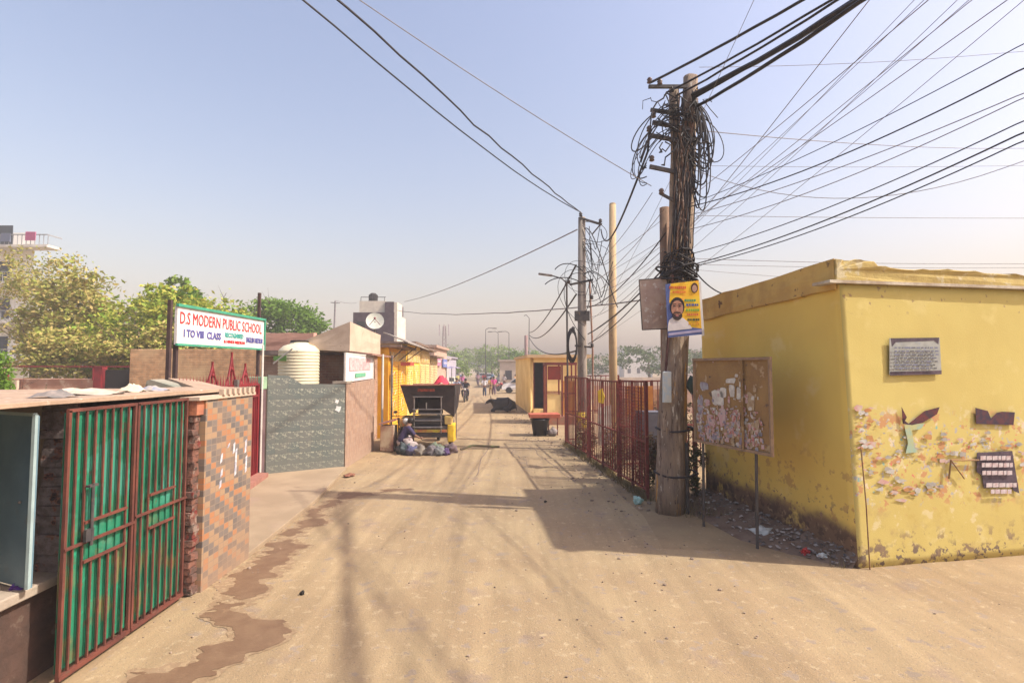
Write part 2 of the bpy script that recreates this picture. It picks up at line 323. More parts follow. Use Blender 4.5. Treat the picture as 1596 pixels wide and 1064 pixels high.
# ------------------------------------------------------------------ generators
def foliage(mb, c, r, n, size, seed=0, shell=.35, flat=.6):
    """leaf cards around random clump centres inside an ellipsoid"""
    rnd = random.Random(seed); c = Vector(c); rx, ry, rz = r
    ncl = max(6, n//60); cl = []
    for i in range(ncl):
        while True:
            p = Vector((rnd.uniform(-1, 1), rnd.uniform(-1, 1), rnd.uniform(-1, 1)))
            if shell < p.length < 1: break
        p *= (1+.28*noise.noise(p*2.5+Vector((seed, 0, 0))))
        cl.append((p, rnd.uniform(.5, 1.3)))
    for i in range(n):
        p, s_ = cl[rnd.randrange(ncl)]
        q = Vector((rnd.gauss(0, 1), rnd.gauss(0, 1), rnd.gauss(0, .8)))*.15*s_
        P = c+Vector(((p.x+q.x)*rx, (p.y+q.y)*ry, (p.z+q.z)*rz))
        a = Vector((rnd.gauss(0, 1), rnd.gauss(0, 1), rnd.gauss(0, flat))).normalized()
        b = a.cross(Vector((rnd.gauss(0, 1), rnd.gauss(0, 1), rnd.gauss(0, 1)))).normalized()
        s = size*rnd.uniform(.6, 1.3)
        mb.add([P-a*s, P+b*s*.5, P+a*s, P-b*s*.5], [(0, 1, 2, 3)])
def limbs(mb, base, top, r0, spread, n, seed=0, twigs=3):
    rnd = random.Random(seed); base = Vector(base); top = Vector(top); H = (top-base).length
    pts = [base]; 
    for i in range(1, 7): pts.append(base.lerp(top, i/6)+Vector((rnd.uniform(-1, 1), rnd.uniform(-1, 1), 0))*H*.025)
    mb.tube(pts, [r0*(1.25-i/6*.9) for i in range(7)], 8)
    for k in range(n):
        t = rnd.uniform(.35, .95); p = base.lerp(top, t); an = rnd.uniform(0, 2*PI)
        d = Vector((math.cos(an), math.sin(an), rnd.uniform(.3, 1.0))).normalized(); ln = spread*rnd.uniform(.6, 1.05)
        q = p+d*ln*.5+Vector((0, 0, .08*ln)); e = p+d*ln+Vector((rnd.uniform(-.2, .2)*ln, rnd.uniform(-.2, .2)*ln, .2*ln))
        mb.tube([p, q, e], [r0*.45*(1.1-t), r0*.28*(1.1-t), r0*.08], 5)
        for j in range(twigs):
            s_ = p.lerp(e, rnd.uniform(.4, .9)); d2 = (d+Vector((rnd.uniform(-1, 1), rnd.uniform(-1, 1), rnd.uniform(-.2, 1)))).normalized()
            mb.tube([s_, s_+d2*ln*.25, s_+d2*ln*.45+Vector((0, 0, .05))], [r0*.09, r0*.05, r0*.02], 4)
def tree(base, H, crowns, lm, n, size, label, group=None, seed=0, name='leafy_tree', r0=.15, shell=.35):
    base = Vector(base); t = empty(name, base, label, 'tree', group)
    tm = MB(); limbs(tm, base, base+Vector((0, 0, H*.72)), r0, H*.33, 9, seed); tm.build('trunk', bark_m, t, True)
    tot = sum(r[0]*r[1]+r[0]*r[2] for c, r in crowns)
    cm = MB()
    for i, (c, r) in enumerate(crowns): foliage(cm, base+Vector(c), r, int(n*(r[0]*r[1]+r[0]*r[2])/tot), size, seed*13+i, shell)
    cm.build('crown', lm, t)
    return t
def cable(p0, p1, r, sag=.15, ext=0., wob=0., n=22, seed=0):
    p0 = Vector(p0); p1 = Vector(p1); pts = []; rnd = random.Random(seed)
    for i in range(n+1):
        t = i/n*(1+ext); p = p0.lerp(p1, t) if t <= 1 else p1+(p1-p0)*(t-1)
        p.z -= 4*sag*t*(1-t) if t < 1 else 0
        if wob: p += Vector((rnd.uniform(-wob, wob), 0, rnd.uniform(-wob, wob)))
        pts.append(p)
    return MB().tube(pts, r, 5)
def text_mesh(txt, size, name, mat, parent, org, right, up, width=None, bold=.0, ext=.004):
    cu = bpy.data.curves.new('lettering', 'FONT'); cu.body = txt; cu.size = size; cu.extrude = ext; cu.offset = bold; cu.resolution_u = 2
    ob = bpy.data.objects.new('tmp', cu); COL.objects.link(ob)
    dg = bpy.context.evaluated_depsgraph_get(); me = bpy.data.meshes.new_from_object(ob.evaluated_get(dg)); bpy.data.objects.remove(ob)
    xs = [v.co.x for v in me.vertices]; k = (width/(max(xs)-min(xs))) if width else 1
    right = Vector(right).normalized(); up = Vector(up).normalized(); nrm = right.cross(up); mb = MB()
    mb.add([Vector(org)+right*(v.co.x-min(xs))*k+up*v.co.y+nrm*v.co.z for v in me.vertices], [tuple(p.vertices) for p in me.polygons])
    bpy.data.meshes.remove(me)
    return mb.build(name, mat, parent)
def skin(verts, edges, radii, name, mat, parent, sub=1):
    """a continuous skinned surface over a skeleton; verts in world coordinates, vertex 0 is the root"""
    base = ORG[parent.name] if parent else Vector(verts[0])
    me = bpy.data.meshes.new(name); me.from_pydata([Vector(v)-base for v in verts], edges, [])
    ob = bpy.data.objects.new(name, me); COL.objects.link(ob)
    md = ob.modifiers.new('skin', 'SKIN')
    if not me.skin_vertices: pass
    for i, r_ in enumerate(radii):
        r2 = r_ if isinstance(r_, tuple) else (r_, r_)
        me.skin_vertices[0].data[i].radius = r2; me.skin_vertices[0].data[i].use_root = (i == 0)
    sb = ob.modifiers.new('sub', 'SUBSURF'); sb.levels = sub; sb.render_levels = sub
    dg = bpy.context.evaluated_depsgraph_get(); m2 = bpy.data.meshes.new_from_object(ob.evaluated_get(dg))
    bpy.data.objects.remove(ob); m2.name = name; m2.materials.clear(); m2.materials.append(mat)
    for p in m2.polygons: p.use_smooth = True
    o = bpy.data.objects.new(name, m2); COL.objects.link(o)
    if parent: o.parent = parent; ORG[o.name] = base
    else: o.location = base; ORG[o.name] = base
    return o
XL = lambda y: -3.5-.048*y      # house line on the left of the street

# ------------------------------------------------------------------ ground, road
def sheet(name, pts, z, mat):
    mb = MB(); mb.add([(x, y, z) for x, y in pts], [tuple(range(len(pts)))])
    return tag(mb.build(name, mat), kind='structure')
gm = MB()
gm.add([(-900, -60, 0), (900, -60, 0), (900, 1500, 0), (-900, 1500, 0)], [(0, 1, 2, 3)])
tag(gm.build('ground', ground_m), kind='structure')
rl = []; rr = []
rnd = random.Random(5)
for i in range(80):
    y = -12+i*1.6 if i < 60 else 84+(i-60)*12
    rl.append((XL(y)+(.35 if y > 6 else .2)+rnd.uniform(-.05, .05), y)); rr.append(((2.15 if y < 12 else 2.15-.09*(y-12) if y < 25 else .98-.05*(y-25))+(1.2 if y < 6 else 0)*max(0, (6-y)/3)+rnd.uniform(-.09, .09), y))
rr2 = [(x if y > 6.2 else 14, y) for x, y in rr]
mb = MB(); n = len(rl); mb.add([(x, y, .006) for x, y in rl]+[(x, y, .006) for x, y in rr2], [(i, n+i, n+i+1, i+1) for i in range(n-1)])
tag(mb.build('road', road_m), kind='structure')
# concrete apron before the left gates, its edge a small step
mb = MB(); mb.poly([(-3.45, 6.85, 0), (-3.62, 9.6, 0), (-4.05, 12.75, 0), (-5.85, 12.1, 0), (-5.75, 6.85, 0)], (0, 0, .07)); 
tag(mb.build('concrete_apron', apron_m, bevel=.01, disp=0), kind='structure')
# water trickling along the wall foot: ragged damp patches
def blob(pts, z, seed, name, amp=.16, h=.035, mat=None, grow=0.):
    """damp patch: polygon pushed in and out by noise, cut into small triangles along its ragged outline"""
    n_ = len(pts)
    def sdf(x, y):
        d = 1e9; ins = False
        for i in range(n_):
            x0, y0 = pts[i]; x1, y1 = pts[(i+1) % n_]; ex, ey = x1-x0, y1-y0
            t = max(0, min(1, ((x-x0)*ex+(y-y0)*ey)/(ex*ex+ey*ey))); d = min(d, (x-x0-ex*t)**2+(y-y0-ey*t)**2)
            if (y0 > y) != (y1 > y) and x < (x1-x0)*(y-y0)/(y1-y0)+x0: ins = not ins
        d = math.sqrt(d); return d if ins else -d
    def f(x, y):
        d = sdf(x, y)
        if abs(d) > .4: return d
        return d+grow+amp*(noise.noise(Vector((x*1.5, y*4, seed)))+.6*noise.noise(Vector((x*3, y*9, seed+5)))+.35*noise.noise(Vector((x*11, y*18, seed+9))))
    xs = [p[0] for p in pts]; ys = [p[1] for p in pts]; X0_, Y0_ = min(xs)-.3, min(ys)-.3; nx = int((max(xs)+.3-X0_)/h); ny = int((max(ys)+.3-Y0_)/h)
    F = [[f(X0_+i*h, Y0_+j*h) for j in range(ny+1)] for i in range(nx+1)]; mb = MB()
    for i in range(nx):
        for j in range(ny):
            for tri in (((i, j), (i+1, j), (i+1, j+1)), ((i, j), (i+1, j+1), (i, j+1))):
                P = []
                for k in range(3):
                    a, b = tri[k], tri[(k+1) % 3]; fa, fb = F[a[0]][a[1]], F[b[0]][b[1]]; pa = (X0_+a[0]*h, Y0_+a[1]*h); pb = (X0_+b[0]*h, Y0_+b[1]*h)
                    if fa > 0: P.append((*pa, z))
                    if (fa > 0) != (fb > 0): t = fa/(fa-fb); P.append((pa[0]+(pb[0]-pa[0])*t, pa[1]+(pb[1]-pa[1])*t, z))
                if len(P) > 2: mb.add(P, [tuple(range(len(P)))])
    return tag(mb.build(name, mat or wet_m), kind='structure')
def gx(u, v): p = G(u, v); return (p.x, p.y)
WP1 = [gx(395, 872), gx(470, 805), gx(530, 768), gx(640, 762), gx(560, 775), gx(505, 795), gx(520, 812), gx(470, 830), gx(482, 850), gx(450, 865), gx(455, 890), gx(415, 905), gx(410, 940), gx(355, 950), gx(335, 935), gx(345, 905)]
WP2 = [gx(335, 930), gx(395, 955), gx(458, 985), gx(445, 1000), gx(385, 1020), gx(330, 1064), gx(180, 1100), gx(140, 1120), gx(215, 1040), gx(290, 1030), gx(360, 985), gx(320, 960)]
damp_m = M('half_dried_dirt', (.265, .185, .11), (.235, .16, .09), 5, .9, .3, 45, layers=[((.31, .225, .13), 16, .5, .58)])
blob(WP1, .0090, 3, 'damp_patch', .2, .035, damp_m, .02); blob(WP2, .0100, 8, 'damp_patch', .14, .035, damp_m, .02)
blob(WP1, .0115, 3, 'wet_patch', .26, .03, None, -.085); blob(WP2, .0135, 8, 'wet_patch', .22, .03, None, -.05)
# a broken patch and cracks in the road
cr = MB()
for sd, (a, b) in enumerate([((-.1, 16), (.5, 12.9)), ((.55, 16.5), (1.35, 11.2)), ((-.62, 18), (-.85, 12))]):
    pts = []; 
    for i in range(26):
        t = i/25; x = a[0]+(b[0]-a[0])*t+.16*noise.noise(Vector((t*5, sd*3.3, 0))); y = a[1]+(b[1]-a[1])*t; pts.append((x, y))
    for i in range(25):
        wd = .012+.012*abs(noise.noise(Vector((i*.4, sd, 2)))); (x, y), (x2, y2) = pts[i], pts[i+1]
        hx = wd if abs(b[1]-a[1]) > abs(b[0]-a[0]) else 0; hy = wd-hx
        cr.add([(x-hx, y-hy, .0095), (x+hx, y+hy, .0095), (x2+hx, y2+hy, .0095), (x2-hx, y2-hy, .0095)], [(0, 1, 2, 3)])
tag(cr.build('road_cracks', M('dark_crack', (.17, .125, .09), (.24, .18, .13), 20, .95)), kind='structure')
# stones and crumbs on the road
st = MB(); rnd = random.Random(3)
for i in range(700):
    y = rnd.uniform(2.8, 24); x = rnd.choice((rnd.uniform(-3.3, 5.5), rnd.gauss(.6, 1), rnd.uniform(1.2, 2.6), -3.4-.03*y+abs(rnd.gauss(0, .3)))); 
    if x > 2.1 and 6.2 < y < 9.8: x = rnd.uniform(1.3, 2.6)
    r_ = rnd.uniform(.004, .013)*(1 if rnd.random() < .93 else 1.9)
    st.ball((x, y, .006+r_*.4), (r_*1.3, r_, r_*.8), 5, 3, .6, i)
for i in range(260):
    y = rnd.uniform(9, 30); x = (1.6 if y < 17 else .6-.04*(y-17))+rnd.gauss(.3, .35); r_ = rnd.uniform(.01, .035)
    st.ball((x, y, .006+r_*.3), (r_*1.3, r_, r_*.7), 5, 3, .6, i)
tag(st.build('gravel', M('gravel_stones', (.34, .26, .19), (.17, .13, .1), leaf=True, rough=.95)), 'loose stones and crumbs strewn over the dusty road', 'gravel', kind='stuff')

# ------------------------------------------------------------------ right: yellow building
A = (4.30, 6.50); B = (3.72, 9.95); C_ = (9.6, 7.50); D_ = (9.0, 10.9)
yb = empty('yellow_building', (6.5, 8.4, 0), 'single-storey yellow plastered block with peeling posters on the right', 'building')
def wallseg(a, b, z0, z1, th, mat, name, parent, nrm=None, **k):
    a = Vector((*a, 0)); b = Vector((*b, 0)); d = (b-a).normalized(); nn = Vector((-d.y, d.x, 0))
    mb = MB(); P = [a, b, b+nn*th, a+nn*th]
    mb.add([p+Vector((0, 0, z0)) for p in P]+[p+Vector((0, 0, z1)) for p in P], [(0,3,2,1),(4,5,6,7),(0,1,5,4),(1,2,6,5),(2,3,7,6),(3,0,4,7)])
    return mb.build(name, mat, parent, **k)
# one solid plastered mass, leaning slightly out at the foot of the near corner
lean = .13; A2 = (A[0]-lean, A[1]); B2 = (B[0]-.04, B[1])
mb = MB(); mb.add([(*A, 0), (*C_, 0), (*D_, 0), (*B, 0), (*A2, 3.56), (*C_, 3.56), (*D_, 3.56), (*B2, 3.42)], [(0,3,2,1),(4,5,6,7),(0,1,5,4),(1,2,6,5),(2,3,7,6),(3,0,4,7)])
wl_ = mb.build('wall', [yellow_m, yellowside_lift_m], yb, sub=6, disp=.005, smooth=True)
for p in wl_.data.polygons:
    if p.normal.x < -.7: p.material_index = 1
# thin ledge and the worn parapet above it
wallseg((A[0]-.30, A[1]-.09), (C_[0], C_[1]-.09), 3.562, 3.60, .30, M('ledge_slab', (.55, .50, .40), (.35, .28, .2), 4, .9, .3), 'ledge', yb)
mb = MB(); mb.poly([(A[0]-.18, A[1]-.03, 3.60), (C_[0], C_[1]-.03, 3.60), (C_[0], C_[1]-.03, 3.80), (7.2, A[1]+.515, 3.76), (5.9, A[1]+.272, 3.79), (4.9, A[1]+.083, 3.78), (A[0]+.42, A[1]+.05, 3.80), (A[0]+.36, A[1]+.038, 3.86), (A[0]-.18, A[1]-.03, 3.87)], (0, .24, 0))
mb.build('parapet', parapet_m, yb, sub=3, disp=.03, bevel=.01)
mb = MB(); mb.add([(A[0]-.19, A[1]+.0, 3.50), (A[0]+.1, A[1]+.22, 3.50), (B[0]+.25, B[1], 3.404), (B[0]-.07, B[1], 3.404), (A[0]-.19, A[1]+.0, 3.87), (A[0]+.12, A[1]+.22, 3.87), (B[0]+.25, B[1], 3.78), (B[0]-.06, B[1], 3.80)], [(0,1,2,3),(4,7,6,5),(0,4,5,1),(1,5,6,2),(2,6,7,3),(3,7,4,0)])
mb.build('parapet', M('ochre_parapet', (.56, .38, .12), (.46, .30, .10), 3, .92, .5, 20, layers=[((.14, .09, .06), 7, .62, .7)]), yb, sub=3, disp=.035)
MB().tube([(A[0]+.12, A[1]-.03, 0), (A[0]+.10, A[1]-.03, .8), (A[0]+.06, A[1]-.03, 1.5)], .008, 6).build('drain_pipe', M('rusty_pipe', (.2, .1, .05), (.3, .2, .1), 8), yb)
# posters and banner on the front wall
def FW(u, v, off=.03):       # point on the front wall
    d = ray(u, v); k = (C_[1]-A[1])/(C_[0]-A[0]); t = (A[1]-.004-k*A[0])/(d.y-k*d.x); p = O+d*t; return Vector((p.x, p.y-off, p.z))
Rw = Vector((C_[0]-A[0], C_[1]-A[1], 0)).normalized(); Nw = Vector((Rw.y, -Rw.x, 0))
grime_purple = M('dark_purple_print', (.055, .04, .055), (.10, .07, .09), 9, .7)
paper_m = M('weathered_paper', (.36, .37, .34), (.29, .30, .28), 10, .8, layers=[((.28, .3, .34), 14, .6, .66)])
def banner_patch(px, off, name, mat, parent, th=.004, sub=0):
    P = [FW(u, v, off*.35) for u, v in px]; return MB().poly(P, -Nw*-th).build(name, mat, parent)
bn = empty('wall_banner', FW(1425, 585), 'small grey banner with dark top and bottom bands high on the yellow wall', 'banner')
banner_patch([(1385, 527), (1463, 526), (1466, 582), (1385, 584)], .03, 'sheet', paper_m, bn)
banner_patch([(1387, 527), (1462, 526), (1461, 536), (1454, 531), (1395, 533), (1389, 540)], .036, 'header_band', grime_purple, bn)
banner_patch([(1386, 579), (1466, 577), (1466, 583), (1386, 585)], .036, 'footer_band', grime_purple, bn)
rnd = random.Random(8); tm = MB()
for r_ in range(7):
    v0 = 541+r_*5.3; u = 1391
    while u < 1456:
        w_ = rnd.uniform(2, 9); tm.poly([FW(u, v0, .036), FW(min(u+w_, 1459), v0-.3, .036), FW(min(u+w_, 1459), v0+2.0, .036), FW(u, v0+2.2, .036)], Nw*.002); u += w_+rnd.uniform(1.2, 2.6)
tm.build('printed_lines', M('faded_print', (.16, .17, .25), (.1, .1, .1), 9), bn)
p1 = empty('torn_poster', FW(1430, 670), 'torn maroon poster scrap shaped like a tick on the yellow wall, below the grey banner', 'poster')
banner_patch([(1404, 634), (1412, 650), (1405, 652), (1415, 660), (1440, 640), (1463, 634), (1459, 645), (1437, 658), (1420, 662), (1406, 660)], .032, 'scrap', M('maroon_print', (.14, .03, .03), (.05, .03, .04), 12), p1)
banner_patch([(1408, 662), (1440, 659), (1434, 668), (1420, 670), (1424, 698), (1432, 704), (1410, 706), (1414, 690)], .031, 'paper_backing', M('teal_paper', (.30, .42, .33), (.42, .42, .2), 12), p1)
p2 = empty('torn_poster', FW(1550, 665), 'torn dark poster strip at the right edge of the wall, above the framed notice', 'poster')
banner_patch([(1519, 635), (1538, 640), (1543, 652), (1552, 643), (1560, 641), (1580, 642), (1578, 662), (1520, 660)], .032, 'scrap', M('maroon_print_dark', (.10, .035, .04), (.04, .03, .05), 12), p2)
p3 = empty('notice', FW(1550, 770), 'purple and white printed notice peeling from the yellow wall near the right edge', 'notice')
banner_patch([(1521, 705), (1576, 702), (1587, 768), (1578, 764), (1576, 758), (1532, 760), (1529, 740), (1521, 735)], .032, 'sheet', grime_purple, p3)
tm = MB()
for r_, (v0, u0, u1) in enumerate([(710, 1524, 1573), (721, 1526, 1574), (733, 1527, 1574), (752, 1533, 1580), (762, 1540, 1572)]):
    u = u0
    while u < u1-3:
        w_ = rnd.uniform(4, 10); tm.poly([FW(u, v0-.5, .038), FW(min(u+w_, u1), v0-1, .038), FW(min(u+w_, u1), v0+5.5, .038), FW(u, v0+6, .038)], Nw*.002); u += w_+1.1
tm.build('lettering', M('cream_print', (.55, .5, .5), (.45, .33, .33), 20), p3)
bk = MB(); bk.tube([FW(1476, 745, .03), FW(1479, 716, .03), FW(1522, 716, .03)], .012, 6); bk.tube([FW(1479, 716, .03), FW(1500, 745, .03)], .008, 5)
tag(bk.build('wall_bracket', M('rust_bracket', (.22, .13, .07), (.32, .2, .08), 9)), 'rusty angled bracket on the yellow wall left of the printed notice', 'bracket')
# scraps of old bill posters (surface wear with shapes of its own)
rnd = random.Random(21); cs = [M('scrap_pink', (.5, .28, .25), (.5, .42, .35), 9), M('scrap_white', (.52, .50, .46), (.4, .38, .33), 9), M('scrap_grey', (.28, .28, .27), (.38, .34, .28), 9), M('scrap_rust', (.42, .17, .07), (.45, .28, .1), 9)]
for q in range(4):
    mb = MB()
    for i in range(46):
        band = rnd.random()
        if band < .6: u, v = rnd.uniform(1335, 1596), rnd.gauss(698, 16)
        elif band < .8: u, v = rnd.uniform(1365, 1470), rnd.gauss(758, 8)
        else: u, v = rnd.gauss(1350, 10), rnd.uniform(630, 740)
        s = rnd.choice((rnd.uniform(.8, 2.5), rnd.uniform(2, 7)))*(1.4 if q == 0 else 1)
        P = [FW(u+math.cos(t*PI/3)*s*rnd.uniform(.4, 1.6), v+math.sin(t*PI/3)*s*.7*rnd.uniform(.3, 1.2), .0055+.001*q) for t in range(6)]
        mb.poly(P, Nw*.002)
    o = mb.build('poster_scraps', cs[q], yb); o['kind'] = 'stuff'

# ------------------------------------------------------------------ notice board on legs
nb = empty('notice_board', (3.3, 7.3, 0), 'brown notice board covered with torn papers, standing on thin legs before the yellow wall', 'notice board')
a = Vector((3.47, 6.9, 0)); b = Vector((2.95, 8.3, 0)); dv = (a-b).normalized(); nn = Vector((-dv.y, dv.x, 0));
if nn.x > 0: nn = -nn
def NB(s, z, off=0): return b+dv*s+Vector((0, 0, z))+nn*off
Lb = (a-b).length; Z0, Z1 = 1.33, 2.62
board_m = M('brown_board', (.30, .185, .07), (.24, .14, .06), 3, .85, .2, 25, layers=[((.40, .29, .17), 6, .58, .66), ((.12, .08, .06), 8, .62, .68)])
MB().add([NB(0, Z0, 0), NB(Lb, Z0, 0), NB(Lb, Z1, 0), NB(0, Z1, 0), NB(0, Z0, -.02), NB(Lb, Z0, -.02), NB(Lb, Z1, -.02), NB(0, Z1, -.02)], [(0,3,2,1),(4,5,6,7),(0,1,5,4),(1,2,6,5),(2,3,7,6),(3,0,4,7)]).build('board_panel', board_m, nb)
fr_m = M('rusty_frame', (.30, .20, .12), (.22, .15, .10), 9, .7)
f = MB(); f.beam(NB(-.02, Z1, .01), NB(Lb+.02, Z1, .01), .04); f.beam(NB(-.02, Z0, .01), NB(Lb+.02, Z0, .01), .04); f.beam(NB(0, Z0, .01), NB(0, Z1, .01), .038); f.beam(NB(Lb, Z0, .01), NB(Lb, Z1, .01), .038); f.build('frame', fr_m, nb)
MB().tube([NB(1.16, 0, -.04), NB(1.18, Z0+.1, -.04)], .022, 8).build('leg', darkgrey_m, nb)
MB().tube([NB(.1, 0, -.04), NB(.12, Z0+.1, -.04)], .022, 8).build('leg', darkgrey_m, nb)
MB().beam(NB(1.02, Z0+.01, .036), NB(1.02, Z1-.02, .036), .045, .012).build('batten', board_m, nb)
rnd = random.Random(4)
pm = [M('notice_white', (.60, .58, .52), (.45, .42, .38), 14), M('notice_pink', (.50, .30, .30), (.45, .38, .36), 14), M('notice_grey', (.33, .34, .36), (.25, .2, .25), 14), M('notice_tan', (.40, .31, .2), (.3, .2, .12), 14), M('notice_red', (.36, .10, .09), (.5, .4, .36), 30)]
def scrap(mb, s, z, w_, h, off, tear=.35):
    k = 9; P = []
    for i in range(k):
        t = 2*PI*i/k+.3; cx = math.copysign(abs(math.cos(t))**.5, math.cos(t)); cz = math.copysign(abs(math.sin(t))**.5, math.sin(t)); m_ = 1-tear*rnd.random()
        P.append(NB(min(max(s+cx*w_/2*m_, .03), Lb-.03), min(max(z+cz*h/2*m_, Z0+.02), Z1-.03), off))
    mb.poly(P, nn*.0015)
for s, z, w_, h, c in [(.22, 2.2, .2, .16, 2), (.5, 2.02, .3, .28, 0), (.62, 2.13, .16, .2, 0), (.78, 2.3, .24, .1, 0), (.80, 2.16, .13, .2, 0), (.98, 2.25, .09, .1, 0), (.93, 2.13, .1, .2, 0), (1.15, 2.02, .16, .3, 3), (.12, 1.9, .13, .4, 2), (.1, 1.63, .12, .3, 0), (.35, 1.65, .2, .3, 1), (.6, 1.75, .18, .34, 1), (.72, 1.55, .2, .24, 2), (.86, 1.76, .18, .3, 4), (.9, 1.7, .1, .35, 0), (1.0, 1.5, .2, .2, 2), (1.25, 1.7, .14, .2, 3), (.45, 1.45, .2, .16, 2), (.27, 1.95, .15, .15, 1)]:
    mb = MB(); scrap(mb, s, z, w_, h, .004+.0023*rnd.randrange(4)); mb.build('paper_notice', pm[c], nb)
for q in range(5):
    mb = MB()
    for i in range(80): scrap(mb, rnd.uniform(.05, 1.35), 1.36+abs(rnd.gauss(0, .34)), rnd.uniform(.015, .08), rnd.uniform(.015, .09), .006+.0024*q+.0012)
    o = mb.build('paper_scraps', pm[q], nb); o['kind'] = 'stuff'

# ------------------------------------------------------------------ main utility pole (two timbers bound together)
mp = empty('utility_pole', (2.75, 9, 0), 'tallest weathered double pole choked with tangled cables, carrying the portrait poster', 'utility pole', 'utility poles along the right of the street')
mb = MB(); mb.tube([(2.72, 9, 0), (2.78, 9, 2), (2.88, 9, 4.3), (2.93, 9, 5.6), (2.92, 9, 7.15)], [.24, .22, .15, .10, .085], 12); mb.build('pole_shaft', woodpole_m, mp, True, sub=2, disp=.03)
mb = MB(); mb.tube([(2.86, 9.14, 0), (2.92, 9.12, 2), (3.05, 9.06, 4.3), (3.12, 9.02, 5.6), (3.22, 9, 7.35)], [.17, .16, .15, .13, .12], 10); mb.build('pole_shaft', woodpole_m, mp, True, sub=2, disp=.03)
MB().tube([(2.80, 9.4, 0), (2.82, 9.4, 2.6), (2.84, 9.4, 5.35)], [.10, .10, .10], 8).build('stub_post', M('orange_brown_post', (.28, .17, .11), (.20, .13, .09), 4, .85, .3), mp, True)
for z, r_ in ((1.42, .30), (.66, .33), (4.25, .26), (4.05, .28)):
    pts = [(2.86+.0*z+r_*1.12*math.cos(t*PI/8), 9.06+r_*math.sin(t*PI/8), z+.02*math.sin(t)) for t in range(17)]
    MB().tube(pts, .018, 5).build('strap', black_m, mp)
for z, x0, x1, r_ in ((7.12, 2.42, 3.1, .03), (6.55, 2.48, 3.2, .035), (6.35, 2.40, 3.1, .035), (5.85, 2.42, 3.05, .035), (5.35, 2.60, 3.0, .025), (6.75, 2.45, 3.3, .03)):
    MB().beam((x0, 8.86, z+.08*(x1-x0 < .6)), (x1, 8.86, z-.12 if z < 7 else z), r_*1.6, r_*1.6).build('cross_arm', darkgrey_m, mp)
for x, z in ((2.44, 7.17), (2.62, 7.14), (2.50, 6.62), (2.42, 6.40), (2.62, 5.41), (2.46, 5.93), (3.25, 6.85)):
    MB().lathe((x, 8.86, z), [(.02, 0), (.05, .015), (.035, .04), (.05, .06), (.03, .09), (.01, .10)], 8).build('insulator', M('insulator_brown', (.09, .05, .04), (.15, .12, .1), 9, .3), mp, True)
def bez(p, q, c1, c2, n=18):
    p, q, c1, c2 = map(Vector, (p, q, c1, c2)); return [p*(1-t)**3+c1*3*t*(1-t)**2+c2*3*t*t*(1-t)+q*t**3 for t in [i/n for i in range(n+1)]]
rnd = random.Random(11)
for i in range(20):      # slack loops hanging right of the pole top
    x = 3.3+rnd.uniform(-.15, .45); z0 = 6.9-rnd.uniform(0, .3); dz = rnd.uniform(.5, 1.65)
    MB().tube(bez((3.2, 8.8, z0), (3.1+rnd.uniform(-.05, .1), 8.82, z0-dz*.7), (x+.15, 8.8, z0-.2), (x+.12, 8.75, z0-dz*1.35)), rnd.uniform(.007, .014), 5).build('cable_loop', black_m, mp)
for i in range(11):       # loops left of it
    x = 2.5-rnd.uniform(0, .35); z0 = 6.9-rnd.uniform(0, .5); dz = rnd.uniform(1.0, 1.5)
    MB().tube(bez((2.9, 8.8, z0), (2.35, 8.8, 5.75+rnd.uniform(-.2, .5)), (x-.1, 8.8, z0-.1), (x-.35, 8.8, z0-dz)), rnd.uniform(.006, .012), 5).build('cable_loop', black_m, mp)
for i in range(52):      # cables running down the shaft
    x0 = rnd.uniform(2.85, 3.25); z0 = rnd.uniform(5.6, 7.1); z1 = z0-rnd.uniform(.8, 3)
    z1 = max(z1, 4.0); x1 = 2.86+(z1-4)*.07+rnd.uniform(-.14, .24); pts = []
    for k in range(13):
        t = k/12; pts.append((x0+(x1-x0)*t+.05*noise.noise(Vector((t*4, i*2.1, 0))), 8.86-.06*rnd.random(), z0+(z1-z0)*t))
    MB().tube(pts, rnd.uniform(.006, .015), 5).build('down_cable', black_m if rnd.random() < .65 else brownwire_m, mp)
for i in range(26):      # wound knot above the posters
    z = rnd.gauss(4.25, .16); r_ = rnd.uniform(.2, .30); t0 = rnd.uniform(0, 6); x = 2.96
    pts = [(x+r_*1.1*math.cos(t0+t*.55), 9.0+r_*math.sin(t0+t*.55), z+.1*math.sin(t*.9+i)) for t in range(rnd.randint(7, 12))]
    MB().tube(pts, rnd.uniform(.008, .02), 5).build('wound_cable', black_m, mp)
for i in range(30):      # frayed ends and knots around the head
    p = Vector((rnd.uniform(2.6, 3.35), 8.8, rnd.uniform(6.2, 7.1))); pts = [p]
    for k in range(7): p = p+Vector((rnd.uniform(-.14, .14), rnd.uniform(-.05, .05), rnd.uniform(-.16, .1))); pts.append(p)
    MB().tube(pts, rnd.uniform(.006, .014), 5).build('cable_end', black_m, mp)
MB().tube([(2.58, 8.9, 0), (2.60, 8.88, 1.5), (2.66, 8.85, 2.6), (2.78, 8.8, 4.1)], .022, 6).build('conduit', M('dark_maroon_pipe', (.07, .03, .03), (.12, .06, .05), 6), mp)
MB().tube([(3.0, 8.9, 0), (3.0, 8.9, 1.2)], .03, 6).build('conduit', darkgrey_m, mp)
# the upper half reaches a little higher than first laid out
def up_(z): return z+max(0, z-4.6)*.135
for c_ in mp.children:
    for v_ in c_.data.vertices: v_.co.z = up_(v_.co.z)
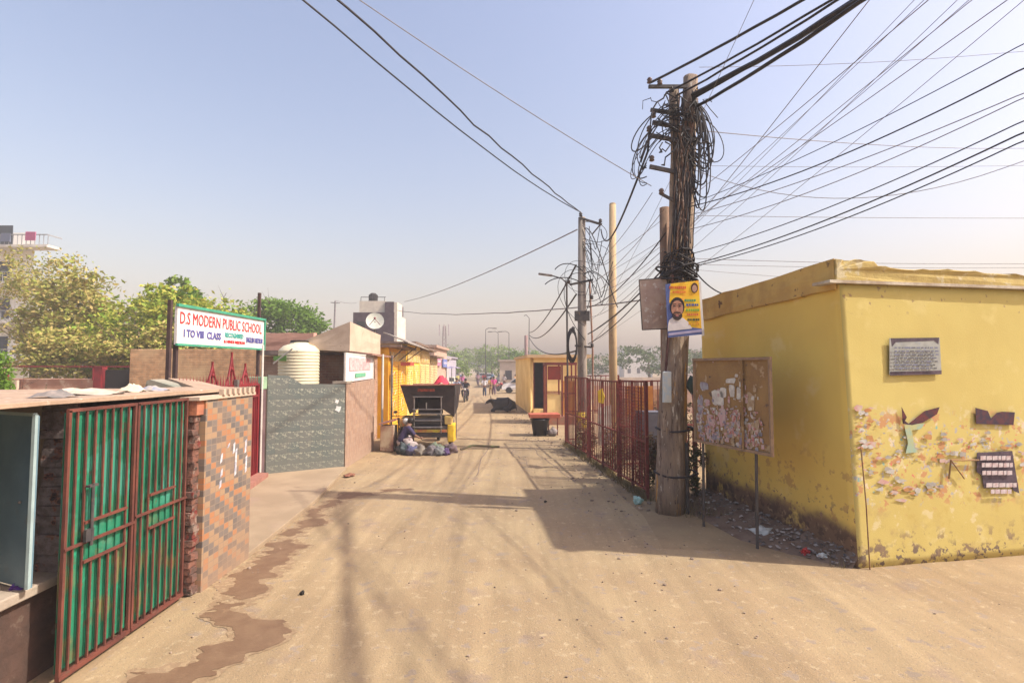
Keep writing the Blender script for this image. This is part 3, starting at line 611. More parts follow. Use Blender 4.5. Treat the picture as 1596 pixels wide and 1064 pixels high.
# small things on the pole
o = empty('junction_box', (3.02, 8.7, 1.95), 'small dark green junction box with hanging wires on the right of the main pole', 'junction box')
MB().ball((3.08, 8.7, 2.2), (.13, .1, .15), 10, 7, .5, 2).build('housing', plain('dark_green_plastic', (.025, .05, .04), .5), o, True)
MB().lathe((3.06, 8.6, 2.2), [(.035, 0), (.05, -.02), (.02, -.03)], 10, 'y').build('knob', plain('red_knob', (.2, .03, .03)), o)
for i in range(5): MB().tube(bez((3.02+i*.03, 8.68, 2.12), (3.05+i*.025, 8.7, 1.6+.06*i), (3.0+i*.05, 8.6, 1.9), (3.1, 8.6, 1.7)), .005, 4).build('wire', thin_m, o)
o = empty('meter_box', (2.6, 8.72, 1.9), 'pale blue paper wrapped meter box tied to the left of the main pole', 'meter box')
MB().box((2.55, 8.68, 1.9), (2.68, 8.76, 2.42), rz=.2, jit=.012).build('casing', M('bluish_white', (.42, .52, .58), (.55, .56, .52), 12), o, bevel=.01)
# posters on the pole
ps = empty('faded_poster', (2.55, 8.95, 3.05), 'faded tan sheet sign hung on the left of the main pole', 'poster')
P = [AY(996, 436, 8.9), AY(1040, 433, 8.9), AY(1042, 512, 8.9), AY(1001, 514, 8.9)]
MB().poly(P, (0, .015, 0)).build('sheet', M('faded_tan_print', (.38, .30, .25), (.30, .22, .19), 5, .7, layers=[((.46, .43, .4), 8, .55, .65), ((.3, .14, .12), 11, .62, .68)]), ps)
f = MB(); [f.beam(P[i], P[(i+1) % 4], .014) for i in range(4)]; f.build('frame', darkgrey_m, ps)
pp = empty('portrait_poster', (3.0, 8.6, 2.9), 'yellow political poster with a bearded man in white, tied to the main pole', 'poster')
Y = 8.62
def PY(u, v, k=0): return AY(u, v, Y-.004*k)
def pp_poly(px, k, name, mat): return MB().poly([PY(u, v, k) for u, v in px], (0, .003, 0)).build(name, mat, pp)
def ell(cu, cv, ru, rv, n=18, a0=0, a1=2*PI): return [(cu+ru*math.cos(a0+(a1-a0)*i/(n-1 if a1-a0 < 6.2 else n)), cv-rv*math.sin(a0+(a1-a0)*i/(n-1 if a1-a0 < 6.2 else n))) for i in range(n)]
pp_poly([(1089, 442), (1092, 437), (1098, 522), (1094, 524)], -1.5, 'backing_frame', plain('white_strip', (.7, .68, .65)))
pp_poly([(1037, 443), (1089, 437), (1094, 521), (1041, 526)], 0, 'sheet', M('yellow_orange_print', (.78, .42, .02), (.80, .55, .03), 6, .5, layers=[((.75, .2, .03), 9, .6, .66)]))
pp_poly([(1037, 443), (1045, 442), (1043, 470), (1052, 496), (1060, 508), (1094, 512), (1094, 521), (1041, 526)], 1, 'blue_field', plain('blue_print', (.09, .13, .33), .5))
pp_poly([(1042, 519), (1094, 513), (1094, 517), (1042, 523)], 2, 'caption_band', plain('lilac_print', (.4, .36, .52), .5))
pp_poly([(1041, 508), (1043, 499), (1050, 493), (1064, 495), (1072, 501), (1079, 512), (1041, 516)], 2, 'shirt', plain('white_shirt_print', (.66, .62, .62)))
pp_poly(ell(1055.5, 478, 11.5, 15), 3, 'hair', plain('black_hair_print', (.02, .015, .015)))
pp_poly(ell(1055.5, 481, 9.3, 13), 4, 'face', M('skin_print', (.42, .22, .15), (.36, .17, .11), 12, .5))
pp_poly(ell(1055.8, 491, 7.8, 8, 12, PI, 2*PI)+[(1062, 488), (1059, 490.5), (1052, 490.5), (1049, 488)], 5, 'beard', plain('beard_print', (.04, .025, .025)))
pp_poly(ell(1055.5, 491.8, 2.8, 1.3, 8), 6, 'mouth', plain('mouth_print', (.4, .15, .14)))
pp_poly([(1051, 486.3), (1060, 486), (1061.5, 488), (1049.5, 488.2)], 6, 'moustache', plain('moustache_print', (.03, .02, .02)))
for du in (-4.3, 4.3):
    pp_poly(ell(1055.5+du, 477, 2.2, 1.1, 8), 6, 'eye', plain('eye_print', (.03, .02, .02)))
    pp_poly([(1055.5+du-2.8, 473.6), (1055.5+du+2.8, 473.2), (1055.5+du+2.8, 474.4), (1055.5+du-2.8, 474.8)], 6, 'eyebrow', plain('brow_print', (.03, .02, .02)))
pp_poly([(1055, 478), (1056.5, 478), (1058, 484.5), (1053.5, 484.5)], 5, 'nose', plain('nose_print', (.48, .27, .18)))
pp_poly(ell(1082.5, 448.5, 5.5, 8), 2, 'small_portrait', plain('dark_hair_print', (.08, .03, .02))); pp_poly(ell(1082.5, 449.5, 3.8, 5.5), 3, 'small_face', plain('face_print', (.5, .3, .22)))
for cu, cv, w_, h, c in [(1055, 448, 24, 4, (.6, .12, .03)), (1058, 455, 20, 3, (.7, .2, .03)), (1076, 468, 18, 3.5, (.1, .3, .12)), (1078, 475, 17, 3.5, (.08, .1, .3)), (1078, 483, 18, 3.5, (.2, .4, .05)), (1079, 490, 17, 3, (.6, .15, .05)), (1080, 498, 17, 3.4, (.06, .08, .04)), (1081, 505, 16, 3, (.6, .3, .02))]:
    mb = MB(); u = cu-w_/2
    while u < cu+w_/2: q = rnd.uniform(1.4, 3.8); mb.poly([PY(u, cv-h/2, 2), PY(u+q, cv-h/2, 2), PY(u+q, cv+h/2, 2), PY(u, cv+h/2, 2)], (0, .002, 0)); u += q+.7
    mb.build('printed_line', plain('print', c, .5), pp)

# ------------------------------------------------------------------ second and third poles
def arm_insul(p, x, y, z):
    MB().lathe((x, y, z), [(.02, 0), (.06, .02), (.04, .05), (.06, .08), (.03, .12), (.01, .13)], 8).build('insulator', darkgrey_m, p, True)
q2 = empty('utility_pole', (2.12, 15.6, 0), 'slimmer concrete pole with yellow painted foot and a cable coil, behind the red fence', 'utility pole', 'utility poles along the right of the street')
MB().tube([(2.12, 15.6, 0), (2.13, 15.6, 3), (2.15, 15.6, 7.1)], [.15, .14, .11], 10).build('pole_shaft', cpole2_m, q2, True)
MB().tube([(2.12, 15.6, .18), (2.12, 15.6, 1.15)], [.165, .165], 12).build('painted_band', M('yellow_black_paint', (.62, .45, .02), (.5, .36, .03), 5, .7, layers=[((.06, .05, .05), 2.2, .52, .6)]), q2, True)
MB().beam((1.75, 15.5, 5.0), (2.45, 15.5, 5.15), .06).build('cross_arm', darkgrey_m, q2); MB().beam((2.1, 15.5, 7.05), (2.75, 15.5, 6.85), .06).build('cross_arm', darkgrey_m, q2)
MB().beam((2.7, 15.5, 6.85), (2.45, 15.5, 6.55), .04).build('cross_arm', darkgrey_m, q2)
for x, z in ((1.72, 5.02), (2.1, 7.1), (2.7, 6.9), (2.42, 4.55), (1.85, 3.6), (2.42, 3.1)): arm_insul(q2, x, 15.48, z)
MB().beam((1.9, 15.5, 4.05), (2.35, 15.5, 4.05), .1, .3).build('fuse_box', darkgrey_m, q2); MB().beam((1.9, 15.5, 3.15), (2.4, 15.5, 3.1), .05).build('cross_arm', darkgrey_m, q2)
cl = MB()
for k in range(9):
    rr_ = .52-.02*k+.02*rnd.random(); cl.tube([(1.80+rr_*.30*math.cos(t*PI/8), 15.4-.02*k, 3.15+rr_*math.sin(t*PI/8)) for t in range(17)], .012, 5)
tag(cl.build('cable_coil', black_m), 'coil of black cable hanging on the left of the slim concrete pole', 'cable coil')
for i in range(9):
    z0 = rnd.uniform(5.0, 7); s_ = rnd.choice((-1, 1, 1)); x1 = 2.15+s_*rnd.uniform(.2, 1.1)
    MB().tube(bez((2.15, 15.45, z0), (2.2, 15.45, z0-rnd.uniform(.3, 2.2)), (x1, 15.4, z0+.2), (x1+.1*s_, 15.4, z0-1.0)), rnd.uniform(.006, .011), 5).build('cable_loop', black_m, q2)
for x0, z0, x1, z1 in ((2.15, 5.4, 1.3, 5.45), (2.15, 5.0, 1.0, 5.0), (2.2, 5.3, 3.0, 4.9), (2.2, 6.7, 3.2, 4.3)):
    MB().tube(bez((x0, 15.45, z0), (x1, 15.45, z1), (x0+(x1-x0)*.3, 15.4, z0+.3), (x0+(x1-x0)*.8, 15.4, z1+.25)), .016, 5).build('cable_end', black_m, q2)
q3 = empty('utility_pole', (3.32, 17, 0), 'clean bare round pole without cross arms between the two cable poles', 'utility pole', 'utility poles along the right of the street')
MB().tube([(3.35, 17, 0), (3.34, 17, 4), (3.38, 17, 7.95)], [.135, .13, .11], 14).build('pole_shaft', M('tan_concrete_pole', (.46, .34, .19), (.40, .29, .17), 2, .85, .2, 15, layers=[((.3, .2, .13), 4, .6, .72)]), q3, True)
MB().lathe((3.38, 17, 7.95), [(.11, 0), (.10, .04), (.05, .06)], 14).build('pole_cap', cpole_m, q3, True)
# street lamp on a bent tube left of pole two, and slim tube beside
for i in range(9):
    z0 = rnd.uniform(5.2, 6.9); x1 = rnd.uniform(2.3, 3.1)
    MB().tube(bez((2.15, 15.45, z0), (x1, 15.42, z0+.1), (x1, 15.42, z0-.6), (2.35+.1*rnd.random(), 15.42, z0-rnd.uniform(1, 2))), .011, 5).build('cable_loop', black_m, q2)
sl_ = empty('street_lamp', (1.75, 16.4, 0), 'thin street lamp with a slanting arm beside the slim concrete pole', 'street lamp')
MB().tube([(1.78, 16.4, 0), (1.76, 16.4, 5.2)], .03, 8).build('lamp_post', darkgrey_m, sl_); MB().tube([(1.76, 16.4, 5.2), (1.6, 16.4, 5.35), (1.25, 16.4, 5.45)], .022, 6).build('arm', darkgrey_m, sl_)
MB().beam((1.3, 16.4, 5.44), (.85, 16.4, 5.5), .12, .06).build('lamp_head', steel_m, sl_, bevel=.015)
tag(MB().tube([(2.5, 15.9, 0), (2.5, 15.9, 3), (2.42, 15.9, 5.2)], .03, 6).build('thin_post', M('brown_thin_post', (.25, .12, .08), (.3, .2, .15), 6)), 'thin brown steel post just right of the slim concrete pole', 'post')

# ------------------------------------------------------------------ cables
def tcab(p0, uvz, r, sag, ext, label, name='overhead_cable', mat=black_m, group=None, wob=0, seed=0):
    u, v, z = uvz; o = cable(p0, G(u, v, z), r, sag, ext, wob, 26, seed).build(name, mat); return tag(o, label, 'cable', group)
H = 7.15
g1 = 'thick cables sweeping from the main pole top over the camera'
tcab((2.45, 8.86, 7.53), (1252, 0, 7.3), .022, .02, 2.2, 'upper left thick black cable sweeping from the main pole head to the top edge', group=g1, wob=.004)
tcab((2.8, 8.86, 7.38), (1296, 0, 7.24), .018, .03, 2.2, 'second thick black cable from the left over the main pole head', group=g1, wob=.006, seed=2)
tcab((2.9, 8.84, 7.28), (1306, 0, 7.05), .018, .03, 2.2, 'third thick black cable from the left, close under the second', group=g1, wob=.006, seed=3)
tcab((3.2, 8.84, 7.31), (1340, 0, 6.5), .042, .04, 2.2, 'thickest twisted black cable bundle leaving the main pole head', group=g1, wob=.012, seed=4)
tcab((3.2, 8.82, 7.23), (1332, 0, 6.6), .028, .03, 2.2, 'black cable twisted along the thickest bundle', group=g1, wob=.012, seed=5)
tcab((3.25, 8.82, 7.08), (1345, 0, 6.43), .028, .05, 2.2, 'lowest thick black cable of those rising from the main pole head', group=g1, wob=.008, seed=6)
g2 = 'long cables from the main pole to the right edge'
tcab((3.1, 8.86, 5.35), (1596, 68, 5.6), .0055, .10, 0.35, 'thin black cable reaching the right edge just below the corner fan of wires', group=g2)
tcab((3.1, 8.86, 5.30), (1596, 106, 5.5), .009, .16, 0.35, 'black cable from mid height of the main pole, second strong line at the right edge', group=g2)
tcab((3.1, 8.86, 5.15), (1596, 145, 5.3), .006, .10, 0.35, 'thin grey wire under the two mid-height cables, upper of a close pair', group=g2, mat=thin_m)
tcab((3.1, 8.86, 4.9), (1596, 152, 5.3), .006, .14, 0.35, 'thin grey wire under the two mid-height cables, lower of a close pair', group=g2, mat=thin_m)
tcab((3.05, 8.86, 4.45), (1596, 188, 4.9), .007, .12, 0.35, 'thin dark wire just above the strong low pair at the right edge', group=g2)
tcab((3.05, 8.8, 4.25), (1596, 206, 4.7), .009, .12, 0.35, 'upper cable of the strong low pair rising over the yellow building', group=g2)
tcab((3.05, 8.8, 4.22), (1596, 219, 4.7), .0075, .14, 0.35, 'lower cable of the strong low pair rising over the yellow building', group=g2)
for i, (pa, pb, yy, sg) in enumerate([((1085, 336), (1596, 340), 14, .02), ((1085, 403), (1596, 411), 13.5, .05), ((1085, 412), (1596, 417), 16, .05), ((1080, 420), (1300, 437), 20, .02)]):
    tag(cable(AY(*pa, yy), AY(*pb, yy), .008, sg, .5).build('overhead_cable', thin_m), ['level twisted wire crossing the sky above the yellow building, highest of the level ones', 'level wire skimming the sky just over the yellow parapet, upper one', 'level wire skimming the sky just over the yellow parapet, lower one', 'faint wire dipping behind the yellow parapet at its left end'][i], 'cable', 'level wires behind the yellow building')
tag(cable((3.2, 9.0, 6.75), AY(1596, 231, 15), .008, .12, .4).build('overhead_cable', thin_m), 'level wire from the main pole loops drooping to the right edge', 'cable')
tag(cable(AY(1075, 262, 12), AY(1596, 250, 10), .008, .75, .3).build('overhead_cable', thin_m), 'deeply sagging thin wire right of the main pole', 'cable')
tag(cable(AY(1080, 258, 16), AY(1596, 258, 16), .007, .05, .3).build('overhead_cable', thin_m), 'faint level wire between the two drooping wires right of the main pole', 'cable')
tag(cable(AY(1090, 105, 16), AY(1596, 80, 16), .008, .12, .4).build('overhead_cable', thin_m), 'faint level wire high at the right, crossing the fan of wires', 'cable')
tag(cable(AY(1085, 425, 8.8), AY(1165, 452, 9.6), .012, .22, .0).build('service_cable', black_m), 'short slack cable from the knot to the left end of the yellow parapet', 'cable')
# fan of thin wires between pole two and the sky at upper right, passing behind the main pole
g3 = 'fan of thin wires from the slim pole passing behind the main pole'
fan = [((1355, 0), 6.4, 1.6, 440), ((1425, 0), 6.6, 1.8, 460), ((1440, 0), 6.5, 1.7, 420), ((1447, 0), 6.3, 1.6, 480), ((1492, 0), 6.4, 1.8, 500), ((1510, 0), 6.3, 1.5, 470), ((1570, 0), 6.2, 1.5, 450), ((1596, 0), 6.0, 1.4, 520), ((1175, 0), 7.2, 1, 400), ((1500, 12), 6.8, 1, 380)]
for i, ((u, v), z, e_, vs) in enumerate(fan):
    p0 = Vector((2.3+.05*i, 15.6, 3.1+.26*((i*3) % 10)))
    tag(cable(p0, G(u, v, z), .0038 if i % 3 else .0055, .12+.04*(i % 3), .3).build('overhead_wire', thin_m), 'thin wire fanning from the slim concrete pole up to the top right sky', 'cable', g3)
g4 = 'cables strung between the slim pole and the main pole'
for i, (a_, b_, sg, r_) in enumerate([((2.3, 15.5, 4.3), (2.75, 9.1, 4.9), .25, .012), ((2.3, 15.5, 3.5), (2.75, 9.1, 4.3), .12, .016), ((2.3, 15.5, 3.2), (2.75, 9.1, 4.25), .16, .012), ((2.3, 15.5, 5.5), (2.5, 9.0, 5.6), .2, .006), ((2.3, 15.5, 5.0), (2.7, 9.0, 5.3), .2, .006), ((2.3, 15.5, 4.7), (2.7, 9.0, 4.6), .2, .006), ((2.3, 15.5, 4.0), (2.75, 9.0, 4.5), .25, .006)]):
    tag(cable(a_, b_, r_, sg).build('overhead_cable', black_m if r_ > .01 else thin_m), ['curving black cable from the middle of the slim pole up to the main pole', 'upper taut black cable from the slim pole to the knot above the posters', 'lower taut black cable from the slim pole to the knot above the posters'][i] if i < 3 else 'hair-thin wire between the slim concrete pole and the main pole', 'cable', g4)
tag(MB().tube([(2.45, 8.88, 6.76)]+bez((2.40, 8.9, 6.3), (2.72, 15.5, 6.7), (2.2, 9.6, 5.6), (2.5, 13.5, 5.2), 20), .020, 6).build('overhead_cable', black_m), 'heavy cable bundle dropping from the main pole head to the slim pole top', 'cable', g4)
c_l = empty('overhead_cable', (2.12, 15.5, 7.1), 'knotted black cable from slim pole top to upper left, right of a pair', 'cable')
cable((2.08, 15.5, 7.25), G(528, 0, 7.0), .016, .10, 1.2, .028, 40, 3).build('cable_strand', black_m, c_l)
tag(cable((2.08, 15.5, 7.25), G(474, 0, 7.0), .013, .22, 1.2, .004, 30, 4).build('overhead_cable', black_m), 'smooth black cable from slim pole top to upper left, left of a pair', 'cable')
tag(MB().tube([(2.08, 15.5, 7.26), (2.14, 15.5, 7.1)], .02, 6).build('cable_splice', black_m), 'short cable drop joining the left pair to the slim pole top', 'cable')
tag(cable((2.45, 8.88, 5.68), G(560, 0, 7.2), .007, .06, 1.0).build('overhead_cable', thin_m), 'single thin wire from the main pole to the top left of the sky', 'cable')
tag(cable((2.0, 15.5, 6.7), AY(630, 470, 44), .02, .3).build('overhead_cable', thin_m), 'thin wire sloping from the slim pole down to the dark tower', 'cable')
tag(cable(AY(1000, 468, 15), AY(620, 484, 40), .022, .35, 0, .02).build('overhead_cable', thin_m), 'long sagging wire from the poles to the foot of the dark tower', 'cable')
tag(cable(AY(522, 468, 38), AY(556, 472, 44), .02, .1).build('overhead_cable', thin_m), 'short wire between the far leaning pole and the dark tower', 'cable')
g5 = 'black cables from the slim pole down the street'
for i, (z0, z1, sg, vv) in enumerate([(5.6, 4.5, .25, 525), (4.7, 4.3, .45, 528), (3.0, 4.2, .35, 530)]):
    tag(cable((1.95, 15.5, z0), AY(824, 518+i*3, 46), .028, sg+.3).build('overhead_cable', black_m), ['steepest', 'middle', 'lowest, drooping'][i]+' black cable running from the slim pole to the far pole over the hut', 'cable', g5)

# ------------------------------------------------------------------ red fence, hedge, grass on the right
def PT(a, b, t, z=0): return Vector((a[0]+(b[0]-a[0])*t, a[1]+(b[1]-a[1])*t, z))
def fence(a, b, zt, nbar, label, mat=rustred_m, zb=.12, rails=(.15, 1.05), post_n=3, bw=.022):
    fe = empty('iron_fence', PT(a, b, .5), label, 'fence', 'red iron fence panels on the right')
    for i in range(post_n): t = i/(post_n-1); MB().beam(PT(a, b, t, 0), PT(a, b, t, zt+.03), .055).build('post', mat, fe)
    for z in rails+(zt,): MB().beam(PT(a, b, 0, z), PT(a, b, 1, z+.02), .035, .035).build('rail', mat, fe)
    for i in range(nbar):
        t = (i+.5)/nbar
        if abs((t*(post_n-1)) % 1) < .02: continue
        MB().beam(PT(a, b, t, rails[0]), PT(a, b, t, zt), bw).build('bar', mat, fe)
    return fe
fence((1.72, 16.6), (2.05, 14.0), 2.18, 16, 'far red iron fence panel behind the slim concrete pole, toward the hut')
fence((2.08, 13.8), (2.36, 11.5), 2.16, 14, 'middle red iron fence panel with the small yellow plate')
fence((2.38, 11.4), (2.58, 9.9), 2.2, 9, 'nearest red iron fence panel left of the main pole')
fence((2.6, 12.6), (5.2, 13.1), 2.15, 14, 'red iron fence panel running back behind the main pole', post_n=4)
fence((1.8, 16.9), (3.6, 17.4), 2.2, 10, 'red iron fence panel closing the far end of the enclosure')
fence((2.95, 10.15), (3.65, 10.3), 1.28, 7, 'short low red fence panel between the main pole and the yellow building', rails=(.15, .7), post_n=2)
# wire mesh of the nearest panel
ms = MB()
for k in range(30): z = .2+k*.065; ms.beam(PT((2.37, 11.42), (2.57, 9.92), 0, z), PT((2.37, 11.42), (2.57, 9.92), 1, z), .009)
for k in range(24): t = k/23; ms.beam(PT((2.37, 11.42), (2.57, 9.92), t, .2), PT((2.37, 11.42), (2.57, 9.92), t, 2.1), .009)
tag(ms.build('wire_mesh', rustred_m), 'rusty wire mesh sheet fixed over the nearest red fence panel', 'wire mesh')
for i, (x, y, z0, z1, wd, c, t) in enumerate([(2.75, 13.4, .1, 1.7, .5, (.22, .13, .08), 'brown plywood sheet leaning behind the middle red fence panel'), (2.45, 14.6, .3, 1.4, .4, (.30, .26, .22), 'grey tin sheet leaning behind the fence near the slim concrete pole'), (3.3, 14.0, .0, 1.9, .9, (.33, .17, .09), 'rust coloured shutter sheet standing inside the fenced plot'), (3.9, 12.9, 1.0, 1.9, .5, (.16, .17, .2), 'dark grey cloth hung on the fence running back behind the main pole')]):
    mb = MB(); mb.add([(x, y, z0), (x+wd, y+.08, z0), (x+wd, y+.3, z1), (x+.03, y+.22, z1-.06), (x, y+.02, z0), (x+wd, y+.10, z0), (x+wd, y+.32, z1), (x+.03, y+.24, z1-.06)], [(0, 1, 2, 3), (4, 7, 6, 5), (0, 4, 5, 1), (1, 5, 6, 2), (2, 6, 7, 3), (3, 7, 4, 0)])
    tag(mb.build('leaning_sheet', M('sheet_scrap', c, tuple(k*.6 for k in c), 5, .85, .3), sub=2, disp=.02), t, 'sheet')
yp = MB(); yp.poly([(2.17, 12.9, 1.62), (2.22, 12.5, 1.62), (2.24, 12.42, 1.78), (2.21, 12.62, 1.98), (2.16, 12.95, 1.9)], (-.01, 0, 0)); tag(yp.build('yellow_plate', plain('yellow_plate_paint', (.72, .48, .02))), 'small bright yellow plate hung on the red fence', 'plate')
tag(MB().box((2.7, 12.25, 1.35), (3.35, 12.3, 2.05)).build('orange_board', M('orange_board', (.52, .22, .05), (.45, .17, .05), 4)), 'orange board leaning behind the nearest red fence panel', 'board')
o = empty('transformer_box', (2.95, 11.2, 0), 'grey steel distribution box standing behind the fence beside the main pole', 'electrical box')
MB().box((2.72, 11.0, .7), (3.2, 11.4, 1.55)).build('cabinet', plain('grey_blue_cabinet', (.13, .13, .16), .6), o, bevel=.01); MB().box((2.76, 10.985, .76), (3.16, 10.998, 1.5)).build('door', plain('cabinet_door', (.17, .16, .19), .6), o)
for x in (2.76, 3.14): MB().beam((x, 11.2, 0), (x, 11.2, .7), .05).build('leg', darkgrey_m, o)
def bush(c, r, n, size, label, mat=leaf_hedge, group=None, seed=1, name='bush'):
    o = empty(name, (c[0], c[1], 0), label, 'bush', group)
    mb = MB(); rn = random.Random(seed)
    for i in range(9):
        an = rn.uniform(0, 6.28); mb.tube([(c[0], c[1], 0), (c[0]+math.cos(an)*r[0]*.3, c[1]+math.sin(an)*r[1]*.3, c[2]*.7), (c[0]+math.cos(an)*r[0]*.8, c[1]+math.sin(an)*r[1]*.8, c[2]+r[2]*.6)], [.014, .01, .004], 4)
    mb.build('stems', bark_m, o); mb = MB(); foliage(mb, c, r, n, size, seed, .15); mb.build('leaves', mat, o); return o
hg = 'dusty bushes behind the main pole and along the fence'
bush((3.25, 9.85, .62), (.36, .3, .6), 1500, .035, 'dense dusty bush right of the main pole beside the yellow building', seed=3, group=hg)
bush((3.0, 10.6, .5), (.35, .4, .5), 1100, .035, 'dusty bush directly behind the main pole', seed=4, group=hg)
bush((2.72, 10.6, .6), (.22, .6, .65), 2000, .032, 'dusty bush inside the nearest fence panel', seed=5, group=hg, mat=M('reddish_hedge', (.17, .09, .05), (.06, .06, .03), leaf=True, rough=.8))
bush((2.5, 12.5, .55), (.25, .9, .6), 2200, .035, 'low bush behind the middle fence panel', seed=6, group=hg, mat=M('brown_bush', (.26, .16, .09), (.10, .09, .03), leaf=True, rough=.8))
bush((2.15, 15.2, .5), (.25, .9, .6), 1900, .04, 'low bush around the foot of the slim concrete pole', seed=7, group=hg, mat=M('brown_bush2', (.28, .17, .10), (.12, .10, .04), leaf=True, rough=.8))
bush((4.4, 14.5, .8), (1.3, .8, .9), 2400, .05, 'big brownish bush inside the fenced plot behind the yellow building', seed=9, group=hg, mat=M('brown_bush3', (.26, .15, .10), (.10, .10, .04), leaf=True, rough=.8))
gr = MB(); rnd = random.Random(17)
def tufts(n, fx, h):
    for i in range(n):
        x, y = fx(); a_ = rnd.uniform(0, PI); d = Vector((math.cos(a_), math.sin(a_), 0)); l = Vector((rnd.gauss(0, .4), rnd.gauss(0, .4), 1))*rnd.uniform(.4, 1)*h
        p = Vector((x, y, 0)); gr.add([p-d*.006, p+d*.006, p+l], [(0, 1, 2)])
def alongf():
    t = rnd.random(); y = 9.7+t*7.1; return (2.55-.118*(y-9.9)+rnd.gauss(-.02, .07), y)
tufts(2600, alongf, .17); tufts(500, lambda: (3.35+rnd.gauss(0, .22), rnd.uniform(8.6, 10)), .2)
tufts(500, lambda: ((lambda t: (A[0]+(B[0]-A[0])*t-.08-abs(rnd.gauss(0, .1)), A[1]+(B[1]-A[1])*t))(rnd.random())), .12)
tag(gr.build('grass', grass_m), 'dry grass and weeds along the foot of the red fence and yellow wall', 'grass', kind='stuff')
# bank of dirt at the side wall foot
mb = MB(); n_ = 26; rows = 7
vs = []
for i in range(n_+1):
    t = i/n_; bx, by = A[0]+(B[0]-A[0])*t, A[1]+(B[1]-A[1])*t
    for j in range(rows+1):
        s = j/rows; x = bx+.03-s*(.12+.75*min(1, t*3.2)**.8); y = by; z = .16*(1-s)**1.5*(1+.8*noise.noise(Vector((x*5, y*5, 3)))) + (0 if s > .97 else .012)
        vs.append((x, y, z-.004 if s > .97 else z))
mb.add(vs, [(i*(rows+1)+j, (i+1)*(rows+1)+j, (i+1)*(rows+1)+j+1, i*(rows+1)+j+1) for i in range(n_) for j in range(rows)])
tag(mb.build('dirt_bank', M('dark_damp_soil', (.15, .10, .07), (.21, .15, .11), 4, .95, .6, 25), smooth=True), kind='structure')
# litter
lm = MB(); rnd = random.Random(33)
def lit(x, y, s, z=.012):
    k = 5; P = []; th = rnd.uniform(0, 6.28)
    for i in range(k): t = th+i*2*PI/k; rr_ = s*rnd.uniform(.4, 1.2); P.append((x+rr_*math.cos(t), y+rr_*math.sin(t), z+rnd.uniform(0, s*.8)))
    P.append((x, y, z+s*.9*rnd.random())); lm.add(P, [(i, (i+1) % k, k) for i in range(k)])
for i in range(380):
    t = rnd.random(); wdt = .12+.75*min(1, t*3.2)**.8; q = min(.98, abs(rnd.gauss(.35, .32))); bx, by = A[0]+(B[0]-A[0])*t, A[1]+(B[1]-A[1])*t
    x = bx+.03-q*wdt; zb_ = .16*(1-q)**1.5*(1+.8*noise.noise(Vector((x*5, by*5, 3))))+.012; lit(x, by, rnd.uniform(.012, .05), zb_+.003)
for i in range(90): x, y = alongf(); lit(x-.15, y, rnd.uniform(.01, .03), .02)
for i in range(60): lit(rnd.gauss(2.85, .3), rnd.uniform(9.2, 10.2), rnd.uniform(.01, .04), .02)
for i in range(60): lit(rnd.uniform(-4, 1.5), rnd.uniform(17, 40), rnd.uniform(.015, .04), .01)
tag(lm.build('litter', litter_m), 'scraps of paper and plastic strewn at the foot of the yellow wall and fence', 'litter', kind='stuff')
def crumple(c, r, mat, label, name='plastic_bag', cat='litter', seed=1, nu=12):
    return tag(MB().ball((c[0], c[1], r[2]*.7+.01), r, nu+4, 10, .9, seed).build(name, mat, sub=1 if max(r) < .12 else 0, disp=.012, smooth=max(r) > .12), label, cat)
wb = plain('white_plastic', (.60, .63, .60), .5)
crumple(G(994, 785), (.085, .07, .07), plain('pale_teal_plastic', (.38, .58, .52), .5), 'small pale teal plastic bag in the shade left of the main pole', seed=2)
crumple(G(1190, 836), (.15, .12, .07), wb, 'white crumpled plastic sheet behind the notice board leg', seed=5)
crumple(G(1212, 845), (.10, .09, .03), wb, 'flat white plastic scrap right of the notice board leg', seed=6)
crumple(G(1255, 866), (.05, .045, .05), plain('red_plastic', (.42, .03, .03), .4), 'red crumpled packet at the foot of the yellow wall', 'packet', seed=7)
crumple(G(1282, 872), (.06, .05, .04), wb, 'small white scrap beside the red packet', seed=8)
crumple(G(1105, 790), (.10, .07, .05), wb, 'pale plastic scrap by the bush right of the main pole', seed=9)
crumple(G(1140, 808), (.10, .08, .05), plain('green_plastic', (.10, .16, .12), .5), 'dark green plastic scrap on the litter bank', seed=10)
crumple(G(850, 783), (.03, .03, .02), dark_m, 'tiny dark scrap at the shadow edge on the road', 'scrap', seed=12)
crumple(G(545, 742), (.10, .16, .03), M('red_brown_scrap', (.3, .12, .06), (.2, .09, .06), 9), 'reddish broken brick scrap at the apron edge', 'brick_scrap', 'debris', seed=13)
crumple(G(471, 927), (.02, .02, .02), dark_m, 'small dark pebble near the damp patch', 'pebble', 'stone', seed=14)

# ------------------------------------------------------------------ hut and its surroundings
ht = empty('roadside_hut', (1.6, 30, 0), 'small yellow hut with a flat overhanging roof and a dark open doorway', 'hut')
mb = MB(); y0 = 27.4; dx0, dx1 = 1.02, 1.68
mb.add([(.96, y0, 0), (.25, 35.5, 0), (.40, 35.5, 0), (1.14, y0+.2, 0), (.96, y0, 3.0), (.25, 35.5, 3.0), (.40, 35.5, 3.0), (1.14, y0+.2, 3.0)], [(0,1,2,3),(4,7,6,5),(0,4,5,1),(1,5,6,2),(2,6,7,3),(3,7,4,0)])
mb.build('side_wall', hut_m, ht)
mb = MB(); mb.box((1.02+.9-.14, y0, 0), (4.0, y0+.2, 3.0)); mb.box((1.145, y0, 2.75), (1.779, y0+.2, 3.0)); mb.box((1.145, y0, 0), (1.779, y0+.2, .3)); mb.box((3.8, y0+.2, 0), (4.0, 33, 3.0)); mb.box((.6, 33, 0), (4.0, 33.2, 3.0)); mb.build('front_wall', hut_m, ht)
